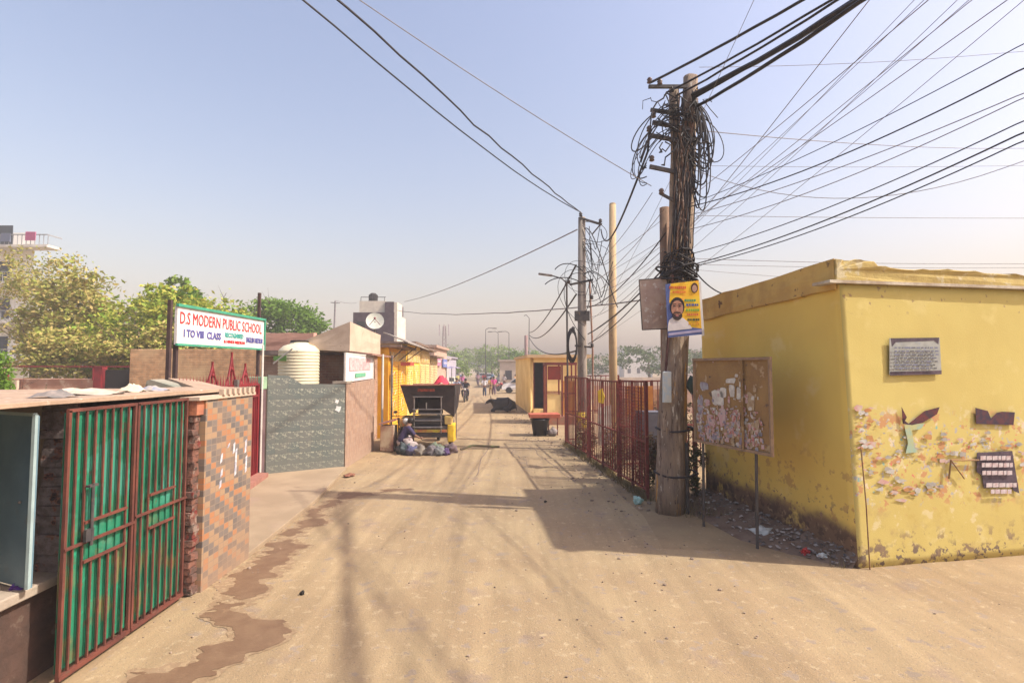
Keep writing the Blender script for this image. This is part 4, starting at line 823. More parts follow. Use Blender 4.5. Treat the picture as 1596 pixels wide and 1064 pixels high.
mb = MB(); mb.poly([(.80, y0-.25, 3.0), (4.2, y0-.25, 3.0), (4.2, 35.7, 3.0), (.12, 35.7, 3.0)], (0, 0, .16)); mb.build('roof', M('hut_roof', (.60, .42, .22), (.5, .35, .2), 2), ht)
MB().box((1.15, y0+1.2, .0), (3.79, y0+1.25, 2.99)).build('dark_doorway_backing', dark_m, ht)  # near-black sheet behind the doorway, interior shade put into its colour
MB().beam((1.14+.02, y0-.02, .3), (1.16, y0-.02, 2.75), .05).build('door_frame', rustred_m, ht)
kq = empty('iron_kiosk', (2.0, 23.5, 0), 'rust red iron frame kiosk with orange boards beside the yellow hut', 'kiosk')
kf = MB()
kx = [1.5, 2.2, 2.8]; ky = [22.6, 24.2]; zt = 2.65
for x in kx:
    for y in ky: MB().beam((x, y, .35), (x, y, zt), .07).build('post', rustred_m, kq)
for y in ky: MB().beam((1.45, y, zt), (2.85, y, zt), .08, .12).build('top_rail', rustred_m, kq); MB().beam((1.5, y, 1.35), (2.8, y, 1.35), .05).build('rail', rustred_m, kq)
for x in (1.5, 2.8): MB().beam((x, 22.6, zt), (x, 24.2, zt), .08, .1).build('top_rail', rustred_m, kq)
MB().box((1.52, 22.66, .4), (1.55, 24.1, 2.55)).build('side_panel', M('red_orange_panel', (.40, .09, .04), (.45, .18, .06), 2, .7), kq)
MB().box((1.57, 22.58, 1.95), (2.15, 22.61, 2.55)).build('frame_panel', M('dark_red_panel', (.20, .03, .02), (.16, .03, .02), 3), kq)
MB().box((1.56, 22.62, .4), (2.18, 22.64, 1.3)).build('lower_panel', hut_m, kq); MB().box((2.24, 22.62, .4), (2.78, 22.64, 1.9)).build('lower_panel', M('orange_panel', (.55, .26, .06), (.48, .2, .05), 2), kq)
MB().box((1.45, 22.4, 0), (2.9, 24.4, .35)).build('plinth', M('red_brick_plinth', (.32, .12, .07), (.25, .15, .1), 6), kq)
tb = empty('black_tub', (1.0, 18.9, 0), 'black plastic tub under a red tray at the road edge before the hut', 'tub')
MB().lathe((1.02, 18.9, 0), [(.24, 0), (.33, .55), (.36, .58), (.36, .62), (.30, .62), (.28, .5)], 18).build('bucket', plain('black_plastic', (.02, .02, .022), .4), tb, True)
MB().box((.62, 18.55, .66), (1.72, 19.3, .80), rz=.05, jit=.02).build('tray', M('red_tray', (.42, .12, .07), (.35, .09, .05), 6), tb, bevel=.01)
crumple((1.45, 18.8), (.17, .14, .16), M('grey_sack', (.25, .22, .2), (.15, .12, .12), 9), 'grey rubble sack beside the black tub', 'sack', 'sack', seed=20)
for x in (1.35, 1.68): MB().beam((x, 19.1, 0), (x, 19.1, .66), .04).build('leg', rustred_m, tb)

# ------------------------------------------------------------------ left foreground: shed, gate, door
sh = empty('roadside_shed', (-5.5, 4.5, 0), 'low concrete roofed shed with a raised floor and brick piers behind the green gate', 'shed')
SZ = 2.2
mb = MB(); mb.poly([(-3.66, 1.5, SZ), (-3.62, 5.62, SZ), (-3.50, 6.92, SZ), (-4.25, 6.95, SZ), (-4.95, 6.3, SZ), (-6.3, 6.15, SZ), (-7.0, 5.2, SZ), (-8.5, 1.5, SZ)], (0, 0, .035)); mb.build('roof', slab_m, sh, sub=3, disp=.012, bevel=.005)
mb = MB(); mb.poly([(-3.86, 1.5, .0), (-3.84, 4.6, .0), (-8.4, 4.6, 0), (-8.4, 1.5, 0)], (0, 0, .70)); mb.build('plinth', M('shade_darkened_brick_plinth', (.085, .05, .038), (.06, .038, .03), 5, .95, .6, 20, layers=[((.14, .10, .075), 4, .58, .66)]), sh, sub=2, disp=.02)  # brick colour darkened to carry the shade behind the gate
mb = MB(); mb.poly([(-3.80, 1.5, .70), (-3.78, 4.62, .70), (-8.4, 4.62, .70), (-8.4, 1.5, .70)], (0, 0, .07)); mb.build('floor_slab', conc_m, sh, sub=2, disp=.015, bevel=.01)
def pier(x0, y0, x1, y1, z0, z1, name, mat, parent, dz=.08, seed=0):
    mb = MB(); z = z0; rn = random.Random(seed)
    while z < z1-.01:
        h = min(dz, z1-z); j = .02; mb.box((x0+rn.uniform(-j, j), y0+rn.uniform(-j, j), z), (x1+rn.uniform(-j, j), y1+rn.uniform(-j, j), z+h-.008), jit=.006)
        z += h
    mb.box((x0+.025, y0+.025, z0), (x1-.025, y1-.025, z1-.012)); return mb.build(name, mat, parent, sub=1, disp=.012)
pier(-4.02, 4.42, -3.80, 4.56, .77, SZ-.002, 'brick_pier', greybrick_m, sh, seed=1)
pier(-4.0, 3.50, -3.80, 3.74, .77, SZ-.002, 'brick_pier', greybrick_m, sh, seed=2)
MB().box((-6.2, 5.9, 0), (-4.03, 6.05, SZ-.002)).build('back_wall', conc_m, sh); MB().box((-4.02, 4.63, 0), (-3.88, 5.66, SZ-.002)).build('front_wall', dark_m, sh); MB().box((-6.2, 1.6, .78), (-6.1, 5.89, SZ-.002)).build('inner_wall', dark_m, sh)
dr = empty('steel_door', (-4.2, 4.24, .78), 'blue grey steel door ajar in the shed at the far left edge', 'door')
da = Vector((-4.25, 4.24, 0)); db = Vector((-3.72, 4.03, 0)); dn = Vector((.37, .93, 0)).normalized()
MB().poly([da+Vector((0, 0, .8)), db+Vector((0, 0, .8)), db+Vector((0, 0, 2.12)), da+Vector((0, 0, 2.12))], dn*.03).build('leaf', bluedoor_m, dr)
f = MB(); f.beam(db+Vector((0, 0, .8)), db+Vector((0, 0, 2.13)), .025); f.beam(da+Vector((0, 0, 2.13)), db+Vector((0, 0, 2.13)), .025); f.build('edge_frame', plain('pale_blue_edge', (.32, .42, .42), .5), dr)
MB().ball(da.lerp(db, .78)+Vector((0, -.02, 1.45)), .011, 8, 6).build('handle', steel_m, dr)
tag(MB().ball((-3.86, 4.12, .80), (.07, .05, .04), 10, 7, .8, 4).build('purple_cloth', plain('purple_cloth', (.12, .05, .28)), sub=1, disp=.02), 'purple crumpled cloth on the shed floor lip by the blue door', 'cloth')
# junk on the roof
def rag(c, rx, ry, rz, mat, label, seed, name='cloth_heap', cat='cloth'):
    mb = MB(); n_ = 12; vs = []
    for i in range(n_+1):
        for j in range(n_+1):
            x = (i/n_*2-1); y = (j/n_*2-1); e = max(0, 1-(x*x+y*y)*.75)
            vs.append((c[0]+x*rx*(1+.2*noise.noise(Vector((y*2, seed, 0)))), c[1]+y*ry, c[2]+rz*(e*(.6+.9*abs(noise.noise(Vector((x*2.4, y*2.4, seed)))))+.02)))
    mb.add(vs, [(i*(n_+1)+j, (i+1)*(n_+1)+j, (i+1)*(n_+1)+j+1, i*(n_+1)+j+1) for i in range(n_) for j in range(n_)])
    return tag(mb.build(name, mat, smooth=True), label, cat)
ZR = SZ+.038
cw = M('dirty_white_cloth', (.60, .52, .40), (.40, .32, .25), 6, .9)
rag((-4.15, 4.98, ZR), .34, .16, .07, cw, 'long dirty white cloth heap on the shed roof above the gate', 1)
rag((-4.02, 5.45, ZR), .12, .10, .09, M('cream_sack', (.66, .58, .42), (.5, .42, .3), 5, .9), 'rounded cream sack on the shed roof, right of the long cloth', 2, 'sack', 'sack')
rag((-4.0, 5.72, ZR), .17, .1, .06, M('bluegrey_rag', (.22, .24, .32), (.4, .35, .3), 12, .9), 'blue grey rag right of the cream sack on the shed roof', 3)
rag((-4.0, 4.5, ZR), .16, .12, .07, M('dark_sheet', (.16, .15, .14), (.3, .25, .22), 6, .8), 'dark folded sheet under the left end of the long cloth', 4)
rag((-7.8, 9.2, 0), 2.2, 1.6, 1.5, M('rubble_heap', (.35, .25, .19), (.5, .4, .3), 7, .95, .6), 'broad rubble heap on the ground behind the shed', 5, 'rubble_heap', 'rubble')
# low plastered parapet at the back of the roof
mb = MB(); Yp = 8.3
pa = [AY(238, 640, 8.0), AY(250, 592, 8.0), AY(268, 590, 8.2), AY(330, 613, 8.0), AY(330, 640, 8.0)]
mb.poly([Vector((p.x, 7.7, p.z)) for p in pa], (0, .3, 0)); pz = empty('stair_parapet', (-5.2, 7.7, 0), 'low grey and beige sloping parapet on the rear of the shed roof', 'parapet')
mb.build('end_wall', M('grey_green_plaster', (.22, .23, .18), (.30, .28, .22), 4, .9, .4, layers=[((.1, .1, .08), 6, .6, .7)]), pz)
a1, a2 = AY(262, 589, 8.4), AY(330, 612, 7.0); b1, b2 = AY(300, 591, 9.4), AY(388, 612, 7.2)
MB().add([a1, a2, b2, b1, a1-Vector((0, 0, .3)), a2-Vector((0, 0, .2)), b2-Vector((0, 0, .2)), b1-Vector((0, 0, .3))], [(0,3,2,1),(4,5,6,7),(0,1,5,4),(1,2,6,5),(2,3,7,6),(3,0,4,7)]).build('sloping_top', slab_m, pz)
# the green gate: two barred leaves hung in one line
gt = empty('green_gate', (-3.55, 4.9, 0), 'two-leaf gate of green sheet behind orange red bars beside the tiled wall', 'gate')
X = -3.56
for lf, (ya, yb_) in enumerate(((4.14, 4.89), (4.905, 5.66))):
    zt = 2.15; zb = .06
    lfm = orangered_m
    fr = empty('gate_leaf', (X, ya, 0)); fr.parent = gt; fr.location = Vector((X, ya, 0))-gt.location; ORG[fr.name] = Vector((X, ya, 0))
    MB().box((X-.045, ya+.02, zb+.03), (X-.04, yb_-.02, zt-.02)).build('sheet', greensheet_m, fr)
    for k in range(8): y = ya+(k+.5)/8*(yb_-ya); MB().box((X-.038, y-.028, zb+.04), (X-.022, y+.028, zt-.03)).build('sheet_rib', greensheet_m, fr, bevel=.008)
    f = MB(); f.beam((X, ya+.012, zb), (X, ya+.012, zt), .026); f.beam((X, yb_-.012, zb), (X, yb_-.012, zt), .024); f.beam((X, ya, zt), (X, yb_, zt), .026); f.beam((X, ya, zb), (X, yb_, zb), .036); f.build('frame', lfm, fr)
    for k in range(1, 8):
        y = ya+(yb_-ya)*k/8; ins = (k in (3, 4, 5, 6)) if lf == 0 else (k in (3, 4, 5))
        if ins:
            zc = 1.05+.04*(lf)
            MB().beam((X, y, zb), (X, y, zc-.16), .015).build('bar', lfm, fr); MB().beam((X, y, zc+.16), (X, y, zt), .015).build('bar', lfm, fr)
        else: MB().beam((X, y, zb), (X, y, zt), .015).build('bar', lfm, fr)
    zc = 1.05+.04*lf; ys = ya+(yb_-ya)*2/8; ye = ya+(yb_-ya)*(7 if lf == 0 else 6)/8
    for dz in (-.16, 0, .16): MB().beam((X+.012, ys if dz else ya, zc+dz), (X+.012, ye if dz else yb_, zc+dz), .022).build('cross_rail', lfm, fr)
    if lf == 0: MB().tube([(X+.05, ya+.22, 1.52), (X+.05, ya+.22, 1.02)], .012, 6).build('bolt', darkgrey_m, fr); MB().box((X+.03, ya+.16, 1.06), (X+.055, ya+.24, 1.16)).build('lock', darkgrey_m, fr); MB().box((X+.02, ya+.18, 1.5), (X+.055, ya+.27, 1.52)).build('bolt_guide', darkgrey_m, fr)
# tiled wall with a raw brick end
tw = empty('tiled_wall', (-3.7, 6.2, 0), 'short orange and grey tiled wall with a raw brick end beside the green gate', 'wall')
MB().box((-3.78, 5.82, 0), (-3.452, 6.86, 2.13)).build('wall', tile_m, tw)
pier(-3.80, 5.70, -3.50, 5.815, .02, 2.1, 'brick_end', rawbrick_m, tw, .075, 5)
MB().box((-3.8, 5.69, 1.96), (-3.47, 5.83, 2.13), jit=.01).build('brick_cap', M('orange_brick', (.42, .17, .09), (.34, .13, .08), 9, .9, .5), tw)
MB().add([(-3.9, 5.66, 2.132), (-3.43, 5.66, 2.132), (-3.43, 6.9, 2.132), (-3.9, 6.9, 2.132), (-3.9, 5.66, 2.17), (-3.43, 5.66, 2.17), (-3.43, 6.9, 2.17), (-3.9, 6.9, 2.17)], [(0,3,2,1),(4,5,6,7),(0,1,5,4),(1,2,6,5),(2,3,7,6),(3,0,4,7)]).build('coping', lightconc_m, tw)
for k in range(7): MB().box((-3.47, 6.1+k*.115, 2.171), (-3.41, 6.15+k*.115, 2.24)).build('coping_stud', lightconc_m, tw)
rnd = random.Random(9); mb = MB()
for y, z, h in ((6.15, 1.42, .12), (6.16, 1.25, .1), (6.42, 1.5, .14), (6.47, 1.32, .34), (6.70, 1.48, .18), (6.72, 1.25, .22), (6.30, 1.55, .06), (6.14, 1.12, .1)):
    mb.poly([(-3.449, y-.025, z-h/2), (-3.449, y+.02, z-h/2+.02), (-3.449, y+.03, z+h/2), (-3.449, y-.012, z+h/2-.02)], (.003, 0, 0))
mb.build('paper_scraps', M('white_grey_paper', (.56, .55, .55), (.3, .3, .36), 25), tw)['kind'] = 'stuff'

# ------------------------------------------------------------------ maroon gate, school sign
mg = empty('maroon_gate', (-5.65, 10.5, 0), 'maroon iron school gate topped with spikes and arched crests', 'gate')
ga = (-5.35, 8.2); gb = (-5.72, 11.55)
def GP(t, z, off=0): p = PT(ga, gb, t, z); p.x += off; return p
zt = 2.12
MB().poly([GP(0, .12), GP(1, .12), GP(1, zt-.05), GP(0, zt-.05)], (-.03, 0, 0)).build('gate_sheet', maroon_m, mg)
f = MB(); [f.beam(GP(0, z, .02), GP(1, z, .02), .05) for z in (.12, zt-.25, zt)]; [f.beam(GP(t, .1, .02), GP(t, zt+.0, .02), .06) for t in (0, .33, .66, 1)]; f.build('frame', maroon_m, mg)
for k in range(1, 30): MB().beam(GP(k/30, .15, .03), GP(k/30, zt+.02, .03), .018).build('bar', maroon_m, mg)
for k in range(30):
    p = GP((k+.5)/30, zt+.02, .02); h = .22; MB().add([p+Vector((0, -.025, 0)), p+Vector((.02, 0, 0)), p+Vector((0, .025, 0)), p+Vector((-.02, 0, 0)), p+Vector((0, 0, h))], [(0, 1, 4), (1, 2, 4), (2, 3, 4), (3, 0, 4), (0, 3, 2, 1)]).build('spike', maroon_m, mg)
for tc, h in ((.36, .42), (.60, .62), (.80, .40)):
    m_ = MB(); m_.tube(bez(GP(tc-.07, zt), GP(tc, zt+h), GP(tc-.05, zt+.1), GP(tc-.005, zt+h*.7)), .02, 5); m_.tube(bez(GP(tc+.07, zt), GP(tc, zt+h), GP(tc+.05, zt+.1), GP(tc+.005, zt+h*.7)), .02, 5); m_.beam(GP(tc, zt), GP(tc, zt+h+.06), .03); m_.ball(GP(tc, zt+h*.55), .045, 8, 6); m_.build('crest', maroon_m, mg)
MB().beam(GP(.62, 2.0, .08), GP(.62, 2.25, .08), .07).build('lock_box', steel_m, mg)
tag(MB().box((-5.45, 7.0, 0), (-5.25, 8.15, 2.15)).build('side_wall', oldbrick_m), 'short brick return wall between the shed and the maroon gate', 'wall')
gp = empty('gate_pillar', (-5.9, 11.9, 0), 'dark gate pillar with pale green capital between maroon gate and grey tiled wall', 'pillar')
MB().box((-5.98, 11.62, 0), (-5.66, 11.86, 2.0)).build('shaft', M('purple_brown_paint', (.12, .075, .08), (.16, .10, .10), 3, .8), gp); MB().box((-6.0, 11.60, 2.0), (-5.64, 11.88, 2.28)).build('capital', M('pale_green_paint', (.28, .42, .26), (.22, .33, .22), 5), gp, bevel=.01)
MB().tube([(-5.63, 11.6, .05), (-5.63, 11.6, 3.0)], .022, 6).build('pipe', white_m, gp)
mb = MB(); mb.add([(-5.35, 9.4, 0), (-5.05, 9.5, 0), (-5.42, 11.55, 0), (-5.66, 11.55, 0), (-5.35, 9.4, .16), (-5.05, 9.5, .16), (-5.42, 11.55, .16), (-5.66, 11.55, .16)], [(0,3,2,1),(4,5,6,7),(0,1,5,4),(1,2,6,5),(2,3,7,6),(3,0,4,7)]); tag(mb.build('threshold_step', M('red_stone', (.34, .16, .12), (.26, .12, .09), 5, .9, .3)), 'low red brick step before the maroon gate', 'step')
sg = empty('school_sign', (-5.9, 10.5, 0), 'white school signboard with red and blue lettering and green edging above the maroon gate', 'sign')
sa = Vector((-5.92, 9.05, 0)); sb_ = Vector((-5.88, 12.15, 0)); sd = (sb_-sa).normalized(); sn = Vector((sd.y, -sd.x, 0))
def SP(s, z, off=0): return sa+sd*s+sn*off+Vector((0, 0, z))
LS = (sb_-sa).length
MB().add([SP(0, 2.90), SP(LS, 2.93), SP(LS, 3.60), SP(0, 3.58), SP(0, 2.90, -.05), SP(LS, 2.93, -.05), SP(LS, 3.60, -.05), SP(0, 3.58, -.05)], [(0,1,2,3),(4,7,6,5),(0,4,5,1),(1,5,6,2),(2,6,7,3),(3,7,4,0)]).build('board', M('white_sign_face', (.70, .68, .66), (.62, .60, .57), 2, .5), sg)
f = MB(); f.beam(SP(-.02, 3.60, .01), SP(LS+.02, 3.62, .01), .05); f.beam(SP(-.02, 2.90, .01), SP(LS+.02, 2.92, .01), .04); f.beam(SP(LS, 2.9, .01), SP(LS, 3.62, .01), .04); f.build('border', M('green_border', (.06, .33, .20), (.05, .25, .16), 5, .5), sg)
for s, z0, z1 in ((-.08, 2.2, 3.68), (.10, 2.2, 2.93), (LS-.1, 2.0, 2.95), (LS-.1, 3.6, 4.25)): MB().beam(SP(s, z0, -.08), SP(s, z1, -.08), .06).build('post', M('dark_post', (.05, .03, .03), (.08, .05, .04), 5), sg)
red_m = plain('red_letters', (.55, .03, .03), .5); blue_m = plain('blue_letters', (.10, .10, .32), .5); grn_m = plain('teal_letters', (.05, .35, .30), .5)
text_mesh('D.S MODERN PUBLIC SCHOOL', .31, 'lettering', red_m, sg, SP(.07, 3.28, .006), sd, (0, 0, 1), LS-.2, 0)
text_mesh('I TO VIII  CLASS', .19, 'lettering', blue_m, sg, SP(.18, 3.05, .006), sd, (0, 0, 1), 1.15, .005)
text_mesh('RECOGNISED', .13, 'lettering', grn_m, sg, SP(1.48, 3.12, .006), sd, (0, 0, 1), .7, .004)
text_mesh('& HINDI MEDIUM', .08, 'lettering', red_m, sg, SP(1.44, 3.0, .006), sd, (0, 0, 1), .8, .003)
text_mesh('ENGLISH MEDIUM', .16, 'lettering', blue_m, sg, SP(2.3, 3.05, .006), sd, (0, 0, 1), .72, .004)

# grey tiled wall, brown tiled wall, banner
gw = empty('grey_tiled_wall', (-4.9, 12.3, 0), 'grey printed tile wall with a stepped top beside the concrete apron', 'wall')
g0 = Vector((-5.62, 11.85, 0)); g1_ = Vector((-4.13, 12.75, 0)); gd = (g1_-g0).normalized(); gn = Vector((gd.y, -gd.x, 0))
def GW(s, z): return g0+gd*s*(g1_-g0).length+Vector((0, 0, z))
MB().poly([GW(0, 0), GW(1, 0), GW(1, 2.07), GW(.42, 2.10), (GW(.30, 2.24)), GW(.25, 2.30), GW(0, 2.32)], gn*-.18).build('wall', greytile_m, gw)
for (s, z, q) in ((.89, 1.66, .05), (.91, 1.48, .075)):
    P = []; 
    for i in range(9): t = i*2*PI/9; r_ = q*(1.2 if i % 2 else .75); P.append(GW(s, z)+gd*math.cos(t)*r_+Vector((0, 0, math.sin(t)*r_))+gn*.003)
    MB().poly(P, gn*.003).build('white_smudge', plain('white_smudge', (.62, .62, .6)), gw)
bw_ = empty('brown_tiled_wall', (-4.2, 14.2, 0), 'brown speckled tile wall facing the street under the pink and white banner', 'wall')
MB().add([(-4.12, 12.8, 0), (-4.17, 15.6, 0), (-4.42, 15.6, 0), (-4.36, 12.9, 0), (-4.12, 12.8, 2.08), (-4.17, 15.6, 2.14), (-4.42, 15.6, 2.14), (-4.36, 12.9, 2.08)], [(0,1,2,3),(4,7,6,5),(0,4,5,1),(1,5,6,2),(2,6,7,3),(3,7,4,0)]).build('wall', browntile_m, bw_)
MB().box((-4.45, 12.76, 2.085), (-4.1, 13.2, 2.15), jit=.01).build('coping', conc_m, bw_)
sb = empty('street_banner', (-4.2, 14.2, 2.1), 'white banner with faded pink and green print above the brown tiled wall', 'banner')
MB().poly([(-4.18, 12.95, 2.12), (-4.20, 15.5, 2.16), (-4.20, 15.5, 2.80), (-4.18, 12.95, 2.83)], (-.03, 0, 0)).build('sheet', M('white_banner', (.70, .64, .62), (.62, .56, .55), 3, .6), sb)
MB().poly([(-4.172, 13.2, 2.40), (-4.192, 15.2, 2.42), (-4.192, 15.2, 2.74), (-4.172, 13.2, 2.75)], (.004, 0, 0)).build('pink_print', M('pink_print', (.62, .30, .30), (.66, .48, .46), 9, .6, layers=[((.5, .12, .12), 12, .6, .66)]), sb)
MB().poly([(-4.172, 13.7, 2.22), (-4.185, 14.7, 2.24), (-4.185, 14.7, 2.34), (-4.172, 13.7, 2.34)], (.004, 0, 0)).build('green_print', plain('green_print', (.15, .42, .25)), sb)
f = MB(); [f.beam((-4.2, y, 2.08), (-4.2, y, 2.86), .04) for y in (12.92, 15.52)]; f.beam((-4.2, 12.92, 2.85), (-4.2, 15.52, 2.83), .04); f.build('frame', white_m, sb)
# water tank behind
wt = empty('water_tank', (-6.05, 14.6, 0), 'ribbed cream plastic water tank behind the grey tiled wall', 'water tank')
pr = []; 
for k in range(14): z = 1.75+k*.088; pr += [(.535, z), (.55, z+.02), (.55, z+.06), (.535, z+.08)]
pr += [(.52, 3.0), (.42, 3.10), (.25, 3.16), (.23, 3.22), (.05, 3.22)]
MB().lathe((-6.05, 14.6, 0), pr, 28).build('tank_body', tank_m, wt, True); MB().lathe((-6.05, 14.6, 3.2), [(.24, 0), (.25, .03), (.22, .06), (.03, .07)], 18).build('lid', dark_m, wt, True)
MB().box((-6.6, 14.1, 0), (-5.5, 15.1, 1.75)).build('stand', oldbrick_m, wt); MB().tube([(-6.5, 14.0, 2.6), (-5.9, 13.8, 3.0), (-5.85, 14.0, 2.95)], .02, 6).build('inlet_pipe', white_m, wt)
MB().poly([(-6.52, 14.04, 2.68), (-6.15, 14.0, 2.66), (-6.15, 14.0, 2.82), (-6.52, 14.04, 2.8)], (0, -.01, 0)).build('green_mark', plain('green_mark', (.12, .25, .06)), wt)

# ------------------------------------------------------------------ walls and houses behind the left frontage
tag(MB().box((-13.4, 18.0, 0), (-6.9, 18.3, 3.13)).build('tan_brick_wall', brick_m, bevel=.02), 'tall tan brick wall behind the school sign', 'wall')
rw = empty('compound_wall', (-18, 20, 0), 'low weathered brick compound wall with a maroon rail and dark doorway at the left', 'wall')
MB().box((-30, 20, 0), (-16.2, 20.25, 2.05), jit=.02).build('wall', M('peeling_red_wall', (.30, .15, .10), (.38, .22, .15), 1.5, .9, .4, layers=[((.45, .33, .24), 3, .55, .65), ((.12, .14, .06), 4, .6, .7)]), rw)
MB().beam((-30, 19.9, 2.55), (-14.6, 19.9, 2.52), .05).build('rail', maroon_m, rw); 
for x in (-27, -24.5, -22, -19.5, -16.2): MB().beam((x, 19.9, 2.0), (x, 19.9, 2.55), .05).build('rail_post', maroon_m, rw)
MB().box((-16.2, 19.9, 0), (-15.9, 20.2, 2.55)).build('gate_post', maroon_m, rw); MB().box((-15.9, 20.1, 0), (-14.8, 20.15, 2.4)).build('doorway', dark_m, rw); MB().box((-14.8, 19.9, 0), (-13.45, 20.2, 2.45)).build('wall', oldbrick_m, rw)
MB().box((-19.3, 19.85, 0), (-19.1, 19.95, 2.0)).build('pilaster', lightconc_m, rw)
bh = empty('brick_house', (-6.6, 16.8, 0), 'rough unplastered brick house with a pinkish parapet behind the water tank', 'house')
mb = MB(); mb.box((-7.7, 15.9, 0), (-4.75, 18.5, 2.85)); mb.build('wall', redbrick_m, bh, sub=3, disp=.03)
pier(-4.95, 15.65, -4.55, 15.88, 0, 2.8, 'ragged_edge', rawbrick_m, bh, .14, 8)
MB().box((-7.75, 15.6, 2.87), (-5.2, 18.6, 3.0)).build('roof', M('dark_roof', (.10, .08, .07), (.17, .13, .11), 4), bh)
MB().box((-7.7, 15.75, 3.004), (-6.1, 16.0, 3.55)).build('parapet', M('pink_plaster', (.45, .26, .20), (.38, .22, .17), 2, .9, .3), bh, sub=2, disp=.03)
ph = empty('plastered_house', (-5.4, 17, 0), 'beige plastered upper parapet of the house before the yellow shops, carrying a dish', 'house')
mb = MB(); mb.add([(-4.62, 14.6, 2.95), (-4.62, 18.0, 2.88), (-6.0, 18.0, 2.88), (-6.0, 14.75, 3.0), (-4.62, 14.6, 3.80), (-4.62, 18.0, 3.62), (-6.0, 18.0, 3.4), (-6.0, 14.75, 3.25)], [(0,1,2,3),(4,7,6,5),(0,4,5,1),(1,5,6,2),(2,6,7,3),(3,7,4,0)]); mb.build('parapet', lightconc_m, ph, sub=2, disp=.02)
MB().box((-6.0, 16.0, 0), (-4.72, 18.0, 2.87)).build('wall', oldbrick_m, ph)
MB().poly([(-4.0, 14.7, 2.84), (-4.05, 17.6, 2.82), (-4.7, 17.6, 2.90), (-4.7, 14.7, 2.92)], (0, 0, .05)).build('eave_sheet', M('rust_sheet', (.22, .11, .08), (.3, .18, .14), 6, .8), ph)
ds = empty('satellite_dish', (-5.0, 19.4, 3.4), 'large round satellite dish on the roof before the dark tower', 'dish')
mb = MB(); dc = Vector((-5.25, 19.6, 4.30)); dnrm = Vector((.25, -1, .35)).normalized(); e1 = dnrm.cross(Vector((0, 0, 1))).normalized(); e2 = e1.cross(dnrm); vs = [dc-dnrm*.0]; fs = []
vs = []
for j in range(5):
    r_ = .34*(j+.2)/4.2
    for k in range(24): t = k*PI/12; vs.append(dc+e1*math.cos(t)*r_+e2*math.sin(t)*r_+dnrm*(r_*r_*.6-.14))
for j in range(4):
    for k in range(24): fs.append((j*24+k, j*24+(k+1) % 24, (j+1)*24+(k+1) % 24, (j+1)*24+k))
fs.append(tuple(range(24))); mb.add(vs, fs); mb.build('reflector', M('pale_green_dish', (.50, .52, .44), (.42, .43, .38), 4, .5), ds, True)
mb = MB(); [mb.tube([dc+e1*.2*s-e2*.2, dc+dnrm*.35-e2*.1], .012, 5) for s in (-1, 1)]; mb.ball(dc+dnrm*.36-e2*.08, .045, 8, 6); mb.build('feed_arm', plain('red_arm', (.25, .1, .1)), ds); MB().tube([dc-dnrm*.15, dc-dnrm*.2+Vector((0, 0, -.9))], .03, 6).build('mast', steel_m, ds)
# yellow shop row
circ_m = plain('white_print', (.68, .58, .40), .6)
def shop(y0, y1, zt, label, ad, awn=True, cols=(orange_m, orange_m)):
    xs0, xs1 = XL(y0), XL(y1); s = empty('yellow_shop', ((xs0+xs1)/2-1, (y0+y1)/2, 0), label, 'shop', 'row of yellow shuttered shops on the left')
    def Q(t, z, off=0): return Vector((xs0+(xs1-xs0)*t+off, y0+(y1-y0)*t, z))
    MB().add([Q(0, 0), Q(1, 0), Q(1, 0, -3), Q(0, 0, -3), Q(0, zt), Q(1, zt), Q(1, zt, -3), Q(0, zt, -3)], [(0,1,2,3),(4,7,6,5),(0,4,5,1),(1,5,6,2),(2,6,7,3),(3,7,4,0)]).build('wall', cols[0], s)
    MB().add([Q(-.02, zt+.003, .45), Q(1.02, zt+.003, .45), Q(1.02, zt+.003, -3.1), Q(-.02, zt+.003, -3.1), Q(-.02, zt+.1, .45), Q(1.02, zt+.1, .45), Q(1.02, zt+.1, -3.1), Q(-.02, zt+.1, -3.1)], [(0,1,2,3),(4,7,6,5),(0,4,5,1),(1,5,6,2),(2,6,7,3),(3,7,4,0)]).build('roof', M('dark_eave', (.13, .09, .07), (.22, .15, .11), 5), s)
    for k, (t0, t1) in enumerate(((.06, .47), (.53, .94))):
        mb = MB(); nz_ = 22
        for i in range(nz_): z = .25+i*2.35/nz_; mb.add([Q(t0, z, .012), Q(t1, z, .012), Q(t1, z+2.35/nz_*.5, .03), Q(t0, z+2.35/nz_*.5, .03), Q(t0, z+2.35/nz_, .012), Q(t1, z+2.35/nz_, .012)], [(0, 1, 2, 3), (3, 2, 5, 4)])
        sh_ = mb.build('shutter', cols[1], s)
        if ad:
            mb = MB(); tc = (t0+t1)/2
            for (zc, r_) in ((1.9, .42), (1.0, .25)):
                pts = [Q(tc+math.cos(a_*PI/10)*r_/(y1-y0), zc+math.sin(a_*PI/10)*r_, .04) for a_ in range(19)]; mb.tube(pts, .012, 4)
            mb.build('print', circ_m, s)
    MB().poly([Q(.05, 2.72, .02), Q(.95, 2.72, .02), Q(.95, zt-.15, .02), Q(.05, zt-.15, .02)], (.02, 0, 0)).build('signboard', M('worn_signboard', (.62, .42, .10), (.42, .26, .1), 4, .7, layers=[((.6, .55, .42), 7, .56, .6), ((.2, .22, .12), 9, .6, .64)]), s)
    return s
shop(18.2, 22.0, 3.2, 'nearest deep orange shop with white looped lettering on its shutters', True)
shop(22.1, 26.6, 3.5, 'middle bright yellow shop behind the parked rickshaw', True, cols=(M('bright_yellow_wall', (.74, .47, .05), (.66, .40, .05), 2, .7), M('yellow_shutter', (.72, .44, .04), (.66, .5, .2), 3, .6)))
shop(26.7, 31.0, 3.4, 'pale yellow shop third in the row', False, cols=(M('pale_yellow_wall', (.66, .48, .18), (.55, .4, .18), 2, .8),)*2)
